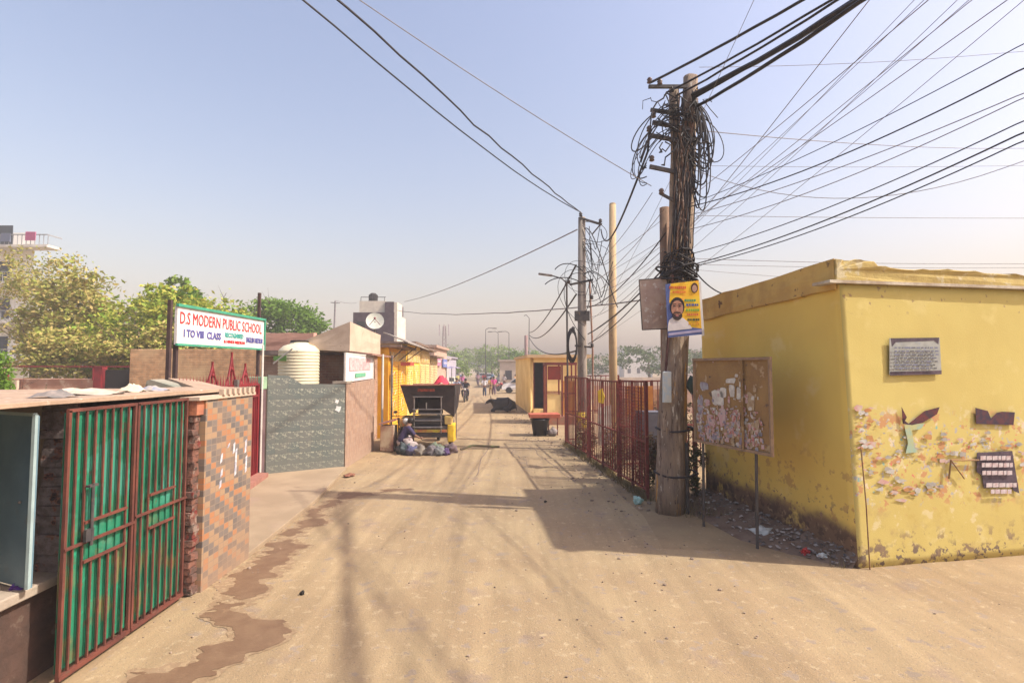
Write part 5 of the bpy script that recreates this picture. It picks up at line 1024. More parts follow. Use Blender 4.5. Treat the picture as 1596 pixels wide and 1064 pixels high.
shop(31.1, 36.0, 3.1, 'farthest small yellow shop at the end of the row', False, cols=(M('pale_yellow_wall2', (.60, .45, .22), (.5, .36, .2), 2, .8),)*2)
# sign on shop, awning frames, posts
o = empty('tin_awning', (-4.3, 19.5, 3.1), 'bent tin awning with struts jutting from the orange shop', 'awning')
MB().poly([(-3.7, 18.3, 3.35), (-3.55, 22.0, 3.22), (-4.5, 22.0, 3.62), (-4.6, 18.3, 3.72)], (0, 0, .04)).build('sheet', M('tin_sheet', (.20, .18, .16), (.34, .29, .24), 4, .6), o); 
for y in (18.4, 20.2, 21.9): MB().tube([(-3.75, y, 3.3), (XL(y)+.03, y, 2.75)], .02, 5).build('strut', darkgrey_m, o)
MB().box((-3.95, 18.2, 2.55), (-3.6, 18.9, 2.68)).build('red_flap', plain('red_flap', (.42, .08, .05)), o)
for i, (x, y, z) in enumerate([(-4.0, 15.9, 2.9), (-4.02, 17.2, 2.9)]):
    tag(MB().tube([(x, y, 0), (x, y, z)], .035, 8).build('awning_post', [white_m, steel_m][i]), ['pale pipe post at the end of the brown tiled wall', 'grey pipe post before the orange shop'][i], 'post')
# tower
tw_ = empty('dark_tower', (-12, 46, 0), 'tall dark purple fronted building with a cream top storey beyond the roofs', 'building')
cr_m = M('cream_wall', (.62, .57, .47), (.52, .47, .4), 2, .85)
MB().box((-13.9, 45, 0), (-10.4, 50, 7.2)).build('wall', cr_m, tw_); MB().box((-13.95, 44.9, 0), (-10.35, 44.99, 7.3)).build('front_cladding', M('dark_purple_cladding', (.06, .04, .05), (.09, .06, .07), 3, .5), tw_)
MB().box((-10.395, 45, 0), (-10.1, 47, 8.2)).build('side_fin', cr_m, tw_); MB().box((-13.5, 45.2, 7.2), (-11.2, 49, 8.35)).build('top_storey', cr_m, tw_); MB().box((-11.19, 44.95, 7.31), (-10.41, 49, 8.25)).build('stair_head', M('dark_purple_cladding2', (.06, .04, .05), (.09, .06, .07), 3, .5), tw_)
f = MB(); f.beam((-13.4, 45.3, 8.7), (-11.2, 45.3, 8.7), .05); [f.beam((x, 45.3, 8.35), (x, 45.3, 8.7), .04) for x in (-13.4, -12.7, -12, -11.3)]; f.build('railing', darkgrey_m, tw_); MB().lathe((-12.5, 46, 8.35), [(.4, 0), (.42, .6), (.2, .8)], 12).build('roof_tank', dark_m, tw_)
for z in (5.6, 3.9): MB().box((-13.6, 44.86, z), (-12.9, 44.895, z+.9)).build('window', M('tower_glass', (.03, .035, .04), None, 2, .2), tw_)
# left apartment
ap = empty('apartment_block', (-44, 44, 0), 'white apartment block with stacked balconies at the far left edge', 'building')
MB().poly([(-56, 42, 0), (-39.5, 42, 0), (-44.5, 46.5, 0), (-56, 46.5, 0)], (0, 0, 13.6)).build('wall', M('white_block', (.84, .82, .74), (.78, .75, .68), 2, .85), ap)
for z in (2.9, 6.0, 9.1, 12.1):
    MB().box((-55, 40.6, z), (-37.2, 41.99, z+.2)).build('balcony_slab', white_m, ap); f = MB(); f.beam((-55, 40.65, z+1.0), (-37.2, 40.65, z+1.0), .07); f.beam((-37.25, 40.65, z+1), (-37.25, 42, z+1), .07)
    x = -55
    while x < -37: f.beam((x, 40.65, z+.2), (x, 40.65, z+1), .035); x += .35
    f.build('balcony_railing', M('grey_rail', (.3, .3, .3)), ap)
    for x in (-42, -46, -50): w_ = MB().box((x-.7, 41.93, z+.5), (x+.7, 41.985, z+2.1)).build('window', M('block_glass', (.05, .06, .07), None, 2, .2), ap)
for x, z, c in ((-38.5, 12.6, (.4, .1, .2)), (-40.5, 12.5, (.12, .14, .2)), (-39.6, 9.6, (.5, .45, .4))): MB().box((x-.4, 40.55, z), (x+.4, 40.6, z+.7), jit=.03).build('laundry', plain('laundry', c), ap)

# ------------------------------------------------------------------ trees
tree((-16.2, 24, 0), 6.6, [((-1.5, 0, 3.6), (2.8, 1.5, 2.0)), ((1.2, 0, 4.0), (2.3, 1.5, 1.7)), ((.3, 0, 5.5), (1.5, 1.2, 1.0))], leaf_dry, 14000, .12, 'broad yellowish half dry tree behind the compound wall', seed=2, r0=.16, shell=.1)
tree((-20.4, 25, 0), 6.5, [((.2, 0, 3.4), (2.6, 1.5, 2.2)), ((-1.2, 0, 5.6), (2.2, 1.3, 2.0))], leaf_brown, 11000, .12, 'brownish thin-leaved tree at the left before the apartment block', seed=3, r0=.14, shell=.1)
tree((-16.0, 22, 0), 5.6, [((-2.8, .5, 3.1), (3.2, 1.0, 1.2)), ((1.0, .3, 3.2), (1.9, 1, 1.1))], leaf_brown, 9000, .10, 'low brown tangled tree just behind the compound wall', seed=4, r0=.1, shell=.1)
tree((-17.6, 30, 0), 7.4, [((-2.5, 0, 5.2), (2.0, 1.8, 1.6)), ((-1.8, 0, 6.9), (1.0, .9, .9)), ((.3, 0, 4.8), (2.2, 2, 1.6))], leaf_mid, 7000, .15, 'greener tree with a high sprig behind the yellowish tree', seed=5, r0=.18, shell=.3)
tree((-17.8, 27, 0), 6.8, [((.4, 0, 5.5), (1.3, 1.2, 1.3)), ((1.0, 0, 4.2), (1.5, 1.2, 1.4))], leaf_green, 6500, .14, 'bright green round tree left of the school sign', seed=6, r0=.15, shell=.35)
tree((-11.9, 11.8, 0), 3.2, [((-.15, 0, 1.9), (.42, .42, 1.25))], leaf_green, 3500, .06, 'bright green slender conifer at the left edge above the shed roof', name='conifer', seed=7, r0=.05, shell=.3)
tree((-17.8, 40, 0), 8.0, [((0, 0, 6.0), (2.8, 2.5, 1.8)), ((-1.0, 0, 7.0), (1.2, 1, .9)), ((2.0, 0, 4.9), (1.6, 1.6, 1.3))], leaf_green, 9000, .17, 'round green tree right of the school sign', seed=8, r0=.22)
bare = empty('bare_tree', (-26.5, 28, 0), 'bare branched tree in front of the apartment block', 'tree')
mb = MB(); limbs(mb, (-26.2, 28, 0), (-25.8, 28, 7.0), .13, 3.4, 9, 12, 5); mb.build('trunk', bark_m, bare, True); mb = MB(); foliage(mb, (-26.4, 28, 7.2), (2.6, 1.5, 2.0), 2600, .10, 5, .1); foliage(mb, (-24.6, 28, 4.2), (2.8, 1.5, 1.8), 4500, .11, 6, .1); mb.build('crown', leaf_brown, bare)
far = 'hazy trees at the far end of the street'
ft = [(-14, 95, 6.5, 4, leaf_dark), (-11.5, 108, 7.4, 4.5, leaf_mid), (-7.5, 115, 7.5, 4.5, leaf_dark), (-4.0, 100, 7.0, 4, leaf_mid), (-1.2, 92, 6.0, 3.3, leaf_mid), (1.5, 84, 5.6, 3, leaf_green), (-17.5, 100, 6, 4, leaf_dark), (3.8, 96, 6.2, 3.6, leaf_mid), (-9.5, 80, 4.6, 2.4, leaf_mid)]
lb = ['dark hazy tree at the street end left of centre', 'olive hazy tree over the parked cars', 'widest dark hazy tree at the vanishing point', 'olive hazy tree above the walking people', 'loose olive tree left of the hut roof', 'fresh green tree just above the hut roof edge', 'dark hazy tree behind the yellow shop row end', 'hazy tree hidden mostly behind the hut', 'small olive tree beside the lattice mast']
for i, (x, y, h, r_, m_) in enumerate(ft): tree((x, y, 0), h, [((0, 0, h*.62), (r_, r_*.8, h*.36)), ((r_*.3, 0, h*.42), (r_*.9, r_*.7, h*.3))], m_, 2600, .2, lb[i], far, seed=30+i, r0=.2)
rt = [(20, 75, 6, 5), (29, 80, 5.5, 5), (12, 85, 5, 4.5), (37, 90, 6, 5.5)]
for i, (x, y, h, r_) in enumerate(rt): tree((x, y, 0), h, [((0, 0, h*.6), (r_, r_*.8, h*.38))], leaf_dark, 2200, .22, ['hazy tree seen between the two cable poles', 'hazy tree right beside the main pole in the distance', 'hazy distant tree behind the bare round pole', 'hazy distant tree behind the yellow building edge'][i], 'hazy trees across the open plot', seed=50+i, r0=.2)

# ------------------------------------------------------------------ distance: far wall, houses, mast, lamp posts
tag(MB().box((3.5, 40, 0), (30, 40.3, 1.7)).build('boundary_wall', M('pale_wall', (.50, .42, .34), (.4, .33, .27), 2)), 'long pale boundary wall across the open plot behind the fence', 'wall')
tag(MB().box((4.5, 28, 0), (16, 28.2, 1.5)).build('low_wall', M('pinkish_wall', (.42, .28, .22), (.35, .24, .18), 2)), 'low pinkish wall nearer than the boundary wall', 'wall')
def farhouse(x0, y0, x1, y1, z, c, label, roofc=None, nwin=3, group=None):
    h = empty('far_house', ((x0+x1)/2, (y0+y1)/2, 0), label, 'house', group); MB().box((x0, y0, 0), (x1, y1, z)).build('wall', M('far_wall', c, tuple(k*.85 for k in c), 2, .9), h)
    MB().box((x0-.2, y0-.2, z+.003), (x1+.2, y1+.2, z+.2)).build('roof', M('far_roof', roofc or tuple(k*.8 for k in c)), h)
    gl = M('far_window', (.05, .05, .06), None, 2, .3)
    for s in range(int(z//2.8)):
        for k in range(nwin): xx = x0+(x1-x0)*(k+.5)/nwin; MB().box((xx-.4, y0-.03, s*2.8+1), (xx+.4, y0-.004, s*2.8+2.1)).build('window', gl, h)
    return h
fg = 'far houses in the haze'
farhouse(28, 128, 35, 138, 7.5, (.62, .60, .57), 'white two-storey house across the plot in the haze', group=fg)
farhouse(17, 120, 25, 130, 5.0, (.5, .45, .4), 'low grey house across the plot, left of the white house', group=fg)
farhouse(40, 118, 52, 130, 6.0, (.48, .4, .36), 'brownish house across the plot, right of the white house', group=fg)
farhouse(-11.5, 37, -5.6, 44, 3.9, (.5, .34, .26), 'pinkish house just past the yellow shop row', group=fg, nwin=4)
farhouse(-12.5, 46, -6.6, 54, 3.3, (.45, .4, .4), 'grey low house farther past the shop row', group=fg, nwin=4)
farhouse(-14, 58, -7.6, 70, 3.6, (.42, .38, .44), 'bluish grey low house before the lattice mast', group=fg)
farhouse(-1.5, 62, 5, 72, 3.2, (.5, .42, .34), 'low tan house behind the hut', group=fg)
# bluish awnings far left side of the street
for i, (x, y, c) in enumerate([(-6.0, 45, (.2, .22, .4)), (-6.4, 56, (.35, .3, .42))]):
    o = empty('market_awning', (x, y, 0), ['blue market awning with posts at the far left kerb', 'mauve market awning farther along the left kerb'][i], 'awning')
    MB().poly([(x-1.2, y-2, 2.7), (x+.6, y-2, 2.4), (x+.6, y+2, 2.4), (x-1.2, y+2, 2.7)], (0, 0, .05)).build('sheet', plain('awning_cloth', c), o)
    for dx in (-1.1, .5):
        for dy in (-1.9, 1.9): MB().tube([(x+dx, y+dy, 0), (x+dx, y+dy, 2.5)], .04, 6).build('post', steel_m, o)
ms_ = empty('lattice_mast', (-13.2, 100, 0), 'thin lattice mast with antennas above the far trees', 'mast')
f = MB(); 
for sx, sy in ((-.5, -.5), (.5, -.5), (.5, .5), (-.5, .5)): f.beam((-13.2+sx, 100+sy, 0), (-13.2+sx*.5, 100+sy*.5, 10.5), .08)
for k in range(14): z = k*.75; w2 = .5*(1-.5*z/10.5); f.beam((-13.2-w2, 100-w2, z), (-13.2+w2, 100-w2, z+.75), .05); f.beam((-13.2+w2, 100-w2, z), (-13.2-w2, 100-w2, z+.75), .05)
f.build('lattice', plain('faded_red_steel', (.25, .16, .16)), ms_)
for dx in (-.9, .9, 0): MB().beam((-13.2+dx, 99.6, 8.6), (-13.2+dx, 99.6, 10.8), .22).build('antenna', plain('pale_antenna', (.5, .42, .42)), ms_)
def lamp(x, y, h, side, label):
    o = empty('far_lamp_post', (x, y, 0), label, 'street lamp', 'far lamp posts'); MB().tube([(x, y, 0), (x, y, h)], [.07, .04], 6).build('lamp_post', darkgrey_m, o); MB().tube([(x, y, h), (x+side*.4, y, h+.25), (x+side*1.0, y, h+.2)], .04, 5).build('arm', darkgrey_m, o); MB().beam((x+side*.9, y, h+.2), (x+side*1.5, y, h+.18), .25, .12).build('lamp_head', steel_m, o)
lamp(-3.6, 70, 7.6, 1, 'far lamp post left of the others at the street end'); lamp(-2.0, 74, 7.4, -1, 'far lamp post in the middle of the group at the street end'); lamp(-.4, 68, 7.0, -1, 'far lamp post nearest to the hut at the street end')
o = empty('far_pole', (1.45, 47, 0), 'far utility pole with a curved lamp arm rising behind the hut', 'utility pole'); MB().tube([(1.3, 47, 0), (1.3, 47, 5.4)], .16, 8).build('pole_shaft', M('pinkish_pole', (.26, .17, .16), (.2, .14, .13), 3), o, True); MB().tube([(1.55, 47, 3), (1.58, 47, 7.0), (1.3, 47, 7.3), (1.1, 47, 7.2)], .035, 6).build('arm', darkgrey_m, o)
o = empty('leaning_pole', (-13.2, 38, 0), 'thin far pole leaning by the green tree, left of the dark tower', 'utility pole'); MB().tube([(-13.3, 38, 0), (-13.15, 38, 7.4)], .06, 6).build('pole_shaft', thin_m, o); MB().beam((-13.5, 38, 7.3), (-12.8, 38, 7.25), .05).build('cross_arm', thin_m, o)

# ------------------------------------------------------------------ vehicles
def wheel(p, c, r_, wd, axis='x', n=20, tyre=None, rim=None):
    w_ = MB().lathe(c, [(r_*.72, -wd/2), (r_*.95, -wd/2), (r_, -wd*.3), (r_, wd*.3), (r_*.95, wd/2), (r_*.72, wd/2)], n, axis).build('wheel', plain('tyre_rubber', (.025, .023, .022), .8), p, True)
    MB().lathe(c, [(.02, -wd*.3), (r_*.70, -wd*.35), (r_*.73, -wd*.2), (r_*.73, wd*.2), (r_*.70, wd*.35), (.02, wd*.3)], n, axis).build('rim', rim or steel_m, w_, True)
    return w_
# parked cycle rickshaw / cart with a black folding canopy, seen from the rear
rk = empty('parked_rickshaw', (-2.52, 15.6, 0), 'parked rickshaw with a flared black canvas canopy, grey steel frame and bright side panels', 'rickshaw')
X0, Y0 = -2.52, 15.35
cv = MB()  # canopy shell: flared up, open below
top = [(-.78, 0, 1.92), (.80, 0, 1.95)]; bt = [(-.56, .0, 1.15), (.74, .0, 1.10)]
def Q(x, y, z): return (X0+x, Y0+y, z)
cv.add([Q(-.80, -.05, 1.95), Q(.82, -.05, 1.97), Q(.80, .0, 1.02), Q(.42, .0, 1.28), Q(.40, .0, 1.60), Q(-.36, .0, 1.60), Q(-.38, .0, 1.28), Q(-.52, .0, 1.10), Q(-.78, 1.9, 1.92), Q(.80, 1.9, 1.92), Q(.74, 1.7, 1.2), Q(-.5, 1.7, 1.2)],
       [(0, 1, 4, 5), (1, 2, 3, 4), (0, 5, 6, 7), (0, 8, 9, 1), (1, 9, 10, 2), (0, 7, 11, 8), (8, 11, 10, 9)])
cv.build('canopy', tarp_m, rk, sub=1, disp=.015)
f = MB(); f.tube([Q(-.80, -.07, 1.96), Q(.82, -.07, 1.98)], .022, 6); f.tube([Q(-.8, 1.9, 1.93), Q(.82, 1.9, 1.93)], .02, 6); f.build('top_rail', M('rust_rail', (.22, .08, .05), (.3, .14, .1), 6), rk)
MB().box(Q(-.28, -.058, 1.78), Q(.22, -.052, 1.86)).build('red_print', M('dull_red_print', (.30, .06, .03), (.12, .03, .02), 14), rk)
f = MB()
for x in (-.38, .42): f.tube([Q(x, -.05, .55), Q(x, -.05, 1.62)], .022, 6)
for z in (1.62, 1.25, 1.12, .92, .72): f.tube([Q(-.42, -.06, z), Q(.46, -.06, z)], .018 if z > .8 else .024, 6)
f.tube([Q(-.02, -.06, 1.25), Q(-.02, -.06, 1.45)], .02, 6); f.build('rear_frame', steel_m, rk)
MB().box(Q(-.36, .45, 1.05), Q(.4, .55, 1.55)).build('seat_back', plain('dark_vinyl', (.04, .03, .03), .5), rk, bevel=.04); MB().box(Q(-.5, .0, .78), Q(.6, 1.2, .98)).build('seat', plain('dark_vinyl_seat', (.05, .045, .045), .5), rk, bevel=.04)
MB().box(Q(-.55, -.02, .42), Q(.62, 1.7, .76)).build('body', M('dark_body', (.05, .055, .06), (.09, .07, .06), 4, .6), rk, bevel=.02)
MB().box(Q(-.58, -.06, .58), Q(.60, -.025, .66)).build('stripe', M('stripe_paint', (.40, .13, .06), (.45, .38, .05), 4), rk)
MB().box(Q(-.84, -.02, .72), Q(-.42, .9, .98), jit=.02).build('side_panel', M('orange_green_panel', (.42, .15, .05), (.2, .24, .08), 5), rk, bevel=.03)
MB().box(Q(.60, -.04, .28), Q(.80, .6, .80), jit=.01).build('side_panel', M('yellow_panel', (.72, .47, .03), (.55, .34, .03), 6), rk, bevel=.03)
MB().box(Q(.52, -.03, .80), Q(.72, .5, 1.05), jit=.01).build('side_panel', M('tan_panel', (.5, .36, .12), (.4, .26, .1), 6), rk, bevel=.02)
for x in (-.62, .62): wheel(rk, Q(x, .75, .33), .33, .08)
wheel(rk, Q(.02, 2.35, .33), .33, .07)
f = MB(); f.tube([Q(.0, 1.6, .6), Q(.02, 2.3, 1.05)], .025, 6); f.tube([Q(-.3, 2.25, 1.1), Q(.34, 2.25, 1.1)], .015, 6); f.tube([Q(.02, 2.3, 1.05), Q(.02, 2.35, .35)], .02, 6); f.build('handlebar', steel_m, rk)
for x in (.86,): MB().tube([Q(x, 0, .4), Q(x+.0, 0, 1.3), Q(x-.04, 0, 1.9)], .014, 5).build('side_rod', darkgrey_m, rk)
rag((X0+.35, Y0+.5, 1.96), .22, .25, .28, plain('pinkish_red_cloth', (.55, .04, .07)), 'bright red cloth bundle lying on the rickshaw canopy', 11)
# motorcycle builder
def motorcycle(base, rz, label, bodyc=(.05, .04, .05), group=None, name='motorcycle'):
    m = empty(name, (0, 0, 0), label, 'motorcycle', group); ORG[m.name] = Vector((0, 0, 0))
    wheel(m, (0, -.62, .30), .30, .09); wheel(m, (0, .66, .30), .30, .08)
    mb = MB(); mb.tube([(0, -.1, .62), (0, .2, .78), (0, .42, .80), (0, .5, .72)], [.09, .14, .13, .05], 10); mb.build('fuel_tank', plain('tank_paint', bodyc, .3), m, True)
    mb = MB(); mb.tube([(0, -.85, .80), (0, -.5, .76), (0, -.05, .74), (0, .1, .76)], [.06, .11, .12, .06], 8); mb.build('seat', plain('black_seat', (.03, .025, .025), .6), m, True)
    MB().box((-.14, -.18, .26), (.14, .28, .58)).build('engine', darkgrey_m, m, bevel=.03)
    f = MB()
    for s in (-.07, .07): f.tube([(s, .66, .30), (s, .52, .80), (s, .45, 1.0)], .02, 6); f.tube([(s, -.62, .30), (s, -.5, .7)], .018, 6)
    f.tube([(0, .45, .85), (0, -.15, .3), (0, -.62, .3)], .02, 6); f.build('forks', steel_m, m)
    MB().tube([(-.36, .30, 1.03), (-.12, .42, 1.03), (.12, .42, 1.03), (.36, .30, 1.03)], .014, 6).build('handlebar', darkgrey_m, m)
    MB().ball((0, .58, .90), (.10, .09, .10), 10, 7).build('headlight', plain('headlamp_shell', (.5, .5, .48), .2), m, True)
    MB().tube([(.13, -.9, .36), (.13, -.2, .28), (.13, .1, .3)], [.045, .045, .02], 8).build('exhaust', steel_m, m, True)
    MB().tube([(0, .30, .60), (0, .5, .66), (0, .74, .64), (0, .92, .5)], [.03, .06, .06, .03], 6).build('mudguard', plain('mudguard_paint', bodyc, .3), m)
    for s in (-1, 1): MB().ball((s*.28, .36, 1.16), (.06, .01, .045), 8, 6).build('mirror', darkgrey_m, m); MB().tube([(s*.24, .38, 1.03), (s*.28, .36, 1.13)], .008, 4).build('mirror_stem', darkgrey_m, m)
    m.location = base; m.rotation_euler = (0, 0, rz); return m
motorcycle((-3.35, 15.9, 0), R(200), 'dusty motorcycle parked between the brown wall and the rickshaw')
blk = empty('plastered_block', (-3.72, 15.4, 0), 'pale plastered kerb block with a tilted red tile on top, left of the motorcycle', 'block')
MB().box((-3.88, 15.25, .02), (-3.48, 15.7, .78), jit=.02).build('block', M('dusty_block', (.46, .38, .26), (.36, .22, .15), 3, .9, .5, layers=[((.2, .1, .08), 3, .4, .6, -9, .3, .1)]), blk, bevel=.02)
MB().add([(-3.92, 15.2, .80), (-3.42, 15.2, .93), (-3.42, 15.7, .93), (-3.92, 15.7, .80), (-3.92, 15.2, .84), (-3.42, 15.2, .98), (-3.42, 15.7, .98), (-3.92, 15.7, .84)], [(0,3,2,1),(4,5,6,7),(0,1,5,4),(1,2,6,5),(2,3,7,6),(3,0,4,7)]).build('tile', M('pink_tile', (.42, .22, .17), (.3, .15, .12), 6), blk)
# heap of rags and sacks behind the rickshaw
hc = [(-3.12, 14.9, .17, (.05, .08, .09), 'dark teal rag heap at the left foot of the rickshaw'), (-2.85, 14.75, .15, (.12, .12, .25), 'blue rag beside the dark teal rag heap'), (-2.6, 14.72, .15, (.36, .31, .25), 'grey white sack in front of the rickshaw'), (-2.32, 14.75, .14, (.22, .19, .2), 'brown grey rag heap in front of the rickshaw, right of the grey white sack'), (-2.08, 14.7, .13, (.28, .3, .3), 'pale grey bundle in front of the rickshaw'), (-1.9, 14.72, .10, (.12, .06, .2), 'small purple rag at the right end of the heap'), (-3.05, 15.1, .22, (.6, .5, .48), 'pale pink sack beside the parked motorcycle'), (-2.2, 15.0, .16, (.2, .26, .16), 'greenish bundle under the rickshaw body'), (-1.8, 15.15, .15, (.25, .16, .17), 'brownish bundle near the right wheel of the rickshaw')]
for i, (x, y, r_, c, lb_) in enumerate(hc): crumple((x, y), (r_*1.25, r_, r_), M('rag_cloth', tuple(k*.55+.015 for k in c), tuple(k*.45+.05 for k in c), 8, .9), lb_, 'rag_heap', 'rags', seed=40+i, nu=14)
tag(MB().tube([(-1.55, 15.6, .03), (-1.2, 15.8, .12), (-.8, 15.9, .08), (-.4, 16.1, .03)], .035, 6).build('bent_branch', M('branch', (.12, .09, .06), (.1, .12, .05), 8)), 'bent dark branch lying on the road right of the rickshaw', 'branch')
# cars
def car(base, rz, c, label, name='parked_car', group='cars far down the street'):
    m = empty(name, (0, 0, 0), label, 'car', group); L_, W_ = 1.9, .82
    prof = [(-L_, .35), (-L_, .75), (-L_*.93, .92), (-1.25, .98), (-.75, 1.42), (.65, 1.45), (1.2, 1.0), (1.75, .85), (L_, .65), (L_, .32)]
    mb = MB(); vs = []; n_ = len(prof)
    for s in (-1, 1):
        for y, z in prof: vs.append((s*(W_ if z < 1 else W_*.80), y, z))
    mb.add(vs, [tuple(range(n_)), tuple(range(n_, 2*n_))[::-1]]+[(i, (i+1) % n_, (i+1) % n_+n_, i+n_) for i in range(n_)]); mb.build('body', plain('car_paint', c, .3), m, bevel=.04)
    gl = plain('car_glass', (.03, .035, .04), .1)
    for (ya, za, yb2, zb2) in ((-1.22, 1.02, -.80, 1.38), (1.14, 1.04, .70, 1.40)): s_ = -1 if ya < 0 else 1; MB().add([(-.66, ya+s_*.02, za), (.66, ya+s_*.02, za), (.58, yb2+s_*.04, zb2), (-.58, yb2+s_*.04, zb2)], [(0, 1, 2, 3)]).build('windscreen', gl, m)
    for s in (-1, 1): MB().poly([(s*.80, -1.1, 1.02), (s*.80, 1.05, 1.04), (s*.68, .6, 1.38), (s*.68, -.72, 1.36)], (s*.01, 0, 0)).build('side_window', gl, m)
    for x in (-.74, .74):
        for y in (-1.2, 1.2): wheel(m, (x, y, .31), .31, .18)
    for s in (-1, 1): MB().box((s*.6-.14, -L_-.02, .62), (s*.6+.14, -L_+.02, .76)).build('headlight', plain('headlamp', (.7, .7, .62), .2), m); 
    MB().box((-.4, -L_-.015, .55), (.4, -L_+.01, .7)).build('grille', dark_m, m); MB().box((-.75, -L_-.05, .3), (.75, -L_+.02, .46)).build('bumper', plain('bumper', tuple(k*.5 for k in c), .5), m)
    m.location = base; m.rotation_euler = (0, 0, rz); return m
car((-6.75, 55, 0), R(3), (.60, .58, .46), 'cream car coming up the left side of the street beyond the rickshaw')
car((-3.7, 86, 0), R(2), (.72, .72, .72), 'small white car driving in the centre far down the street')
car((.95, 50, 0), R(86), (.68, .66, .64), 'white car standing sideways half behind the hut')
car((-7.6, 72, 0), R(3), (.2, .22, .35), 'dark blue car parked far down the left kerb')
# people
skin_m = plain('brown_skin', (.22, .12, .08), .6); hair_m = plain('black_hair', (.015, .012, .012), .5)
def person(base, rz, h, top_c, leg_c, label, pose='walk', group='people far down the street', lean=0, arms=None):
    p = empty('person', (0, 0, 0), label, 'person', group); k = h/1.7
    if pose == 'walk': J = dict(hip=(0, 0, .92), kl=(-.1, .12, .50), al=(-.1, .08, .08), tl=(-.1, .22, .03), kr=(.1, -.02, .48), ar=(.1, -.18, .09), tr=(.1, -.05, .03), ch=(0, .02, 1.25), nk=(0, .02, 1.45), hd=(0, .03, 1.60), sl=(-.19, .02, 1.40), el=(-.24, -.08, 1.12), wl=(-.24, .02, .90), sr=(.19, .02, 1.40), er=(.24, .10, 1.13), wr=(.23, .20, .93))
    elif pose == 'crouch': J = dict(hip=(0, -.12, .30), kl=(-.16, .26, .50), al=(-.14, .02, .09), tl=(-.14, .16, .03), kr=(.16, .26, .48), ar=(.14, .04, .09), tr=(.14, .18, .03), ch=(0, .04, .62), nk=(0, .14, .82), hd=(0, .24, .93), sl=(-.18, .13, .77), el=(-.22, .32, .56), wl=(-.10, .50, .46), sr=(.18, .13, .77), er=(.22, .32, .54), wr=(.12, .50, .44))
    else: J = dict(hip=(0, 0, .86), kl=(-.24, .38, .80), al=(-.2, .22, .40), tl=(-.2, .36, .34), kr=(.24, .38, .80), ar=(.2, .22, .40), tr=(.2, .36, .34), ch=(0, .06, 1.18), nk=(0, .10, 1.38), hd=(0, .13, 1.54), sl=(-.19, .09, 1.33), el=(-.30, .28, 1.12), wl=(-.28, .50, 1.10), sr=(.19, .09, 1.33), er=(.30, .28, 1.12), wr=(.28, .50, 1.10))
    J = {a_: (Vector(v_)*k) for a_, v_ in J.items()}
    names = ['hip', 'ch', 'nk', 'hd', 'kl', 'al', 'tl', 'kr', 'ar', 'tr', 'sl', 'el', 'wl', 'sr', 'er', 'wr']; ix = {a_: i for i, a_ in enumerate(names)}
    E = [('hip', 'ch'), ('ch', 'nk'), ('nk', 'hd'), ('hip', 'kl'), ('kl', 'al'), ('al', 'tl'), ('hip', 'kr'), ('kr', 'ar'), ('ar', 'tr'), ('nk', 'sl'), ('sl', 'el'), ('el', 'wl'), ('nk', 'sr'), ('sr', 'er'), ('er', 'wr')]
    rad = dict(hip=(.13, .10), ch=(.15, .10), nk=.055, hd=.085, kl=.065, al=.04, tl=.035, kr=.065, ar=.04, tr=.035, sl=.055, el=.04, wl=.03, sr=.055, er=.04, wr=.03)
    skin([J[a_] for a_ in names], [(ix[a_], ix[b_]) for a_, b_ in E], [rad[a_] if not isinstance(rad[a_], tuple) else rad[a_] for a_ in names], 'body', skin_m, p)
    sn = ['ch', 'hip', 'nk', 'sl', 'el', 'sr', 'er']; si = {a_: i for i, a_ in enumerate(sn)}; sr_ = dict(ch=(.175, .125), hip=(.155, .125), nk=.07, sl=.08, el=.06, sr=.08, er=.06)
    skin([J[a_]-(Vector((0, 0, .045)) if a_ == 'nk' else Vector()) for a_ in sn], [(si[a_], si[b_]) for a_, b_ in (('ch', 'hip'), ('ch', 'nk'), ('nk', 'sl'), ('sl', 'el'), ('nk', 'sr'), ('sr', 'er'))], [sr_[a_] for a_ in sn], 'shirt', plain('shirt_cloth', top_c), p)
    tn = ['hip', 'kl', 'al', 'kr', 'ar']; ti = {a_: i for i, a_ in enumerate(tn)}
    skin([J[a_] for a_ in tn], [(ti[a_], ti[b_]) for a_, b_ in (('hip', 'kl'), ('kl', 'al'), ('hip', 'kr'), ('kr', 'ar'))], [(.15, .12), .085, .06, .085, .06], 'trousers', plain('trouser_cloth', leg_c), p)
    mb = MB(); mb.ball(J['hd']+Vector((0, -.015, .045))*k, (.095, .105, .10), 10, 7); mb.build('hair', hair_m, p, True)
    for q, s in (('wl', -1), ('wr', 1)):
        hb = MB(); c0 = J[q]; d = Vector((0, .1, -.9)).normalized() if pose == 'walk' else Vector((-s*.3, .9, 0)).normalized()
        for fgr in range(4): hb.tube([c0+d*.04+Vector((0, (fgr-1.5)*.018, 0)), c0+d*(.12+.01*(fgr in (1, 2)))+Vector((0, (fgr-1.5)*.02, 0))], .009, 4)
        hb.tube([c0+d*.02, c0+d*.05+Vector((0, .045, 0))], .01, 4); hb.ball(c0+d*.035, (.035, .04, .035), 8, 6); hb.build('hand', skin_m, p)
    p.location = base; p.rotation_euler = (0, 0, rz); return p
person((-2.35, 44, 0), R(180), 1.62, (.62, .62, .66), (.06, .08, .14), 'person in a white shirt and dark trousers walking in the middle of the road')
person((-1.62, 46, 0), R(180), 1.66, (.60, .08, .28), (.1, .06, .12), 'person in a pink top walking just right of the white-shirted person')
person((-1.95, 47.5, 0), R(10), 1.55, (.58, .33, .1), (.4, .26, .12), 'person in orange between the white-shirted and pink-topped walkers')
person((-3.6, 66, 0), R(180), 1.7, (.55, .05, .05), (.06, .06, .08), 'person in a red shirt walking farther off in the road centre')
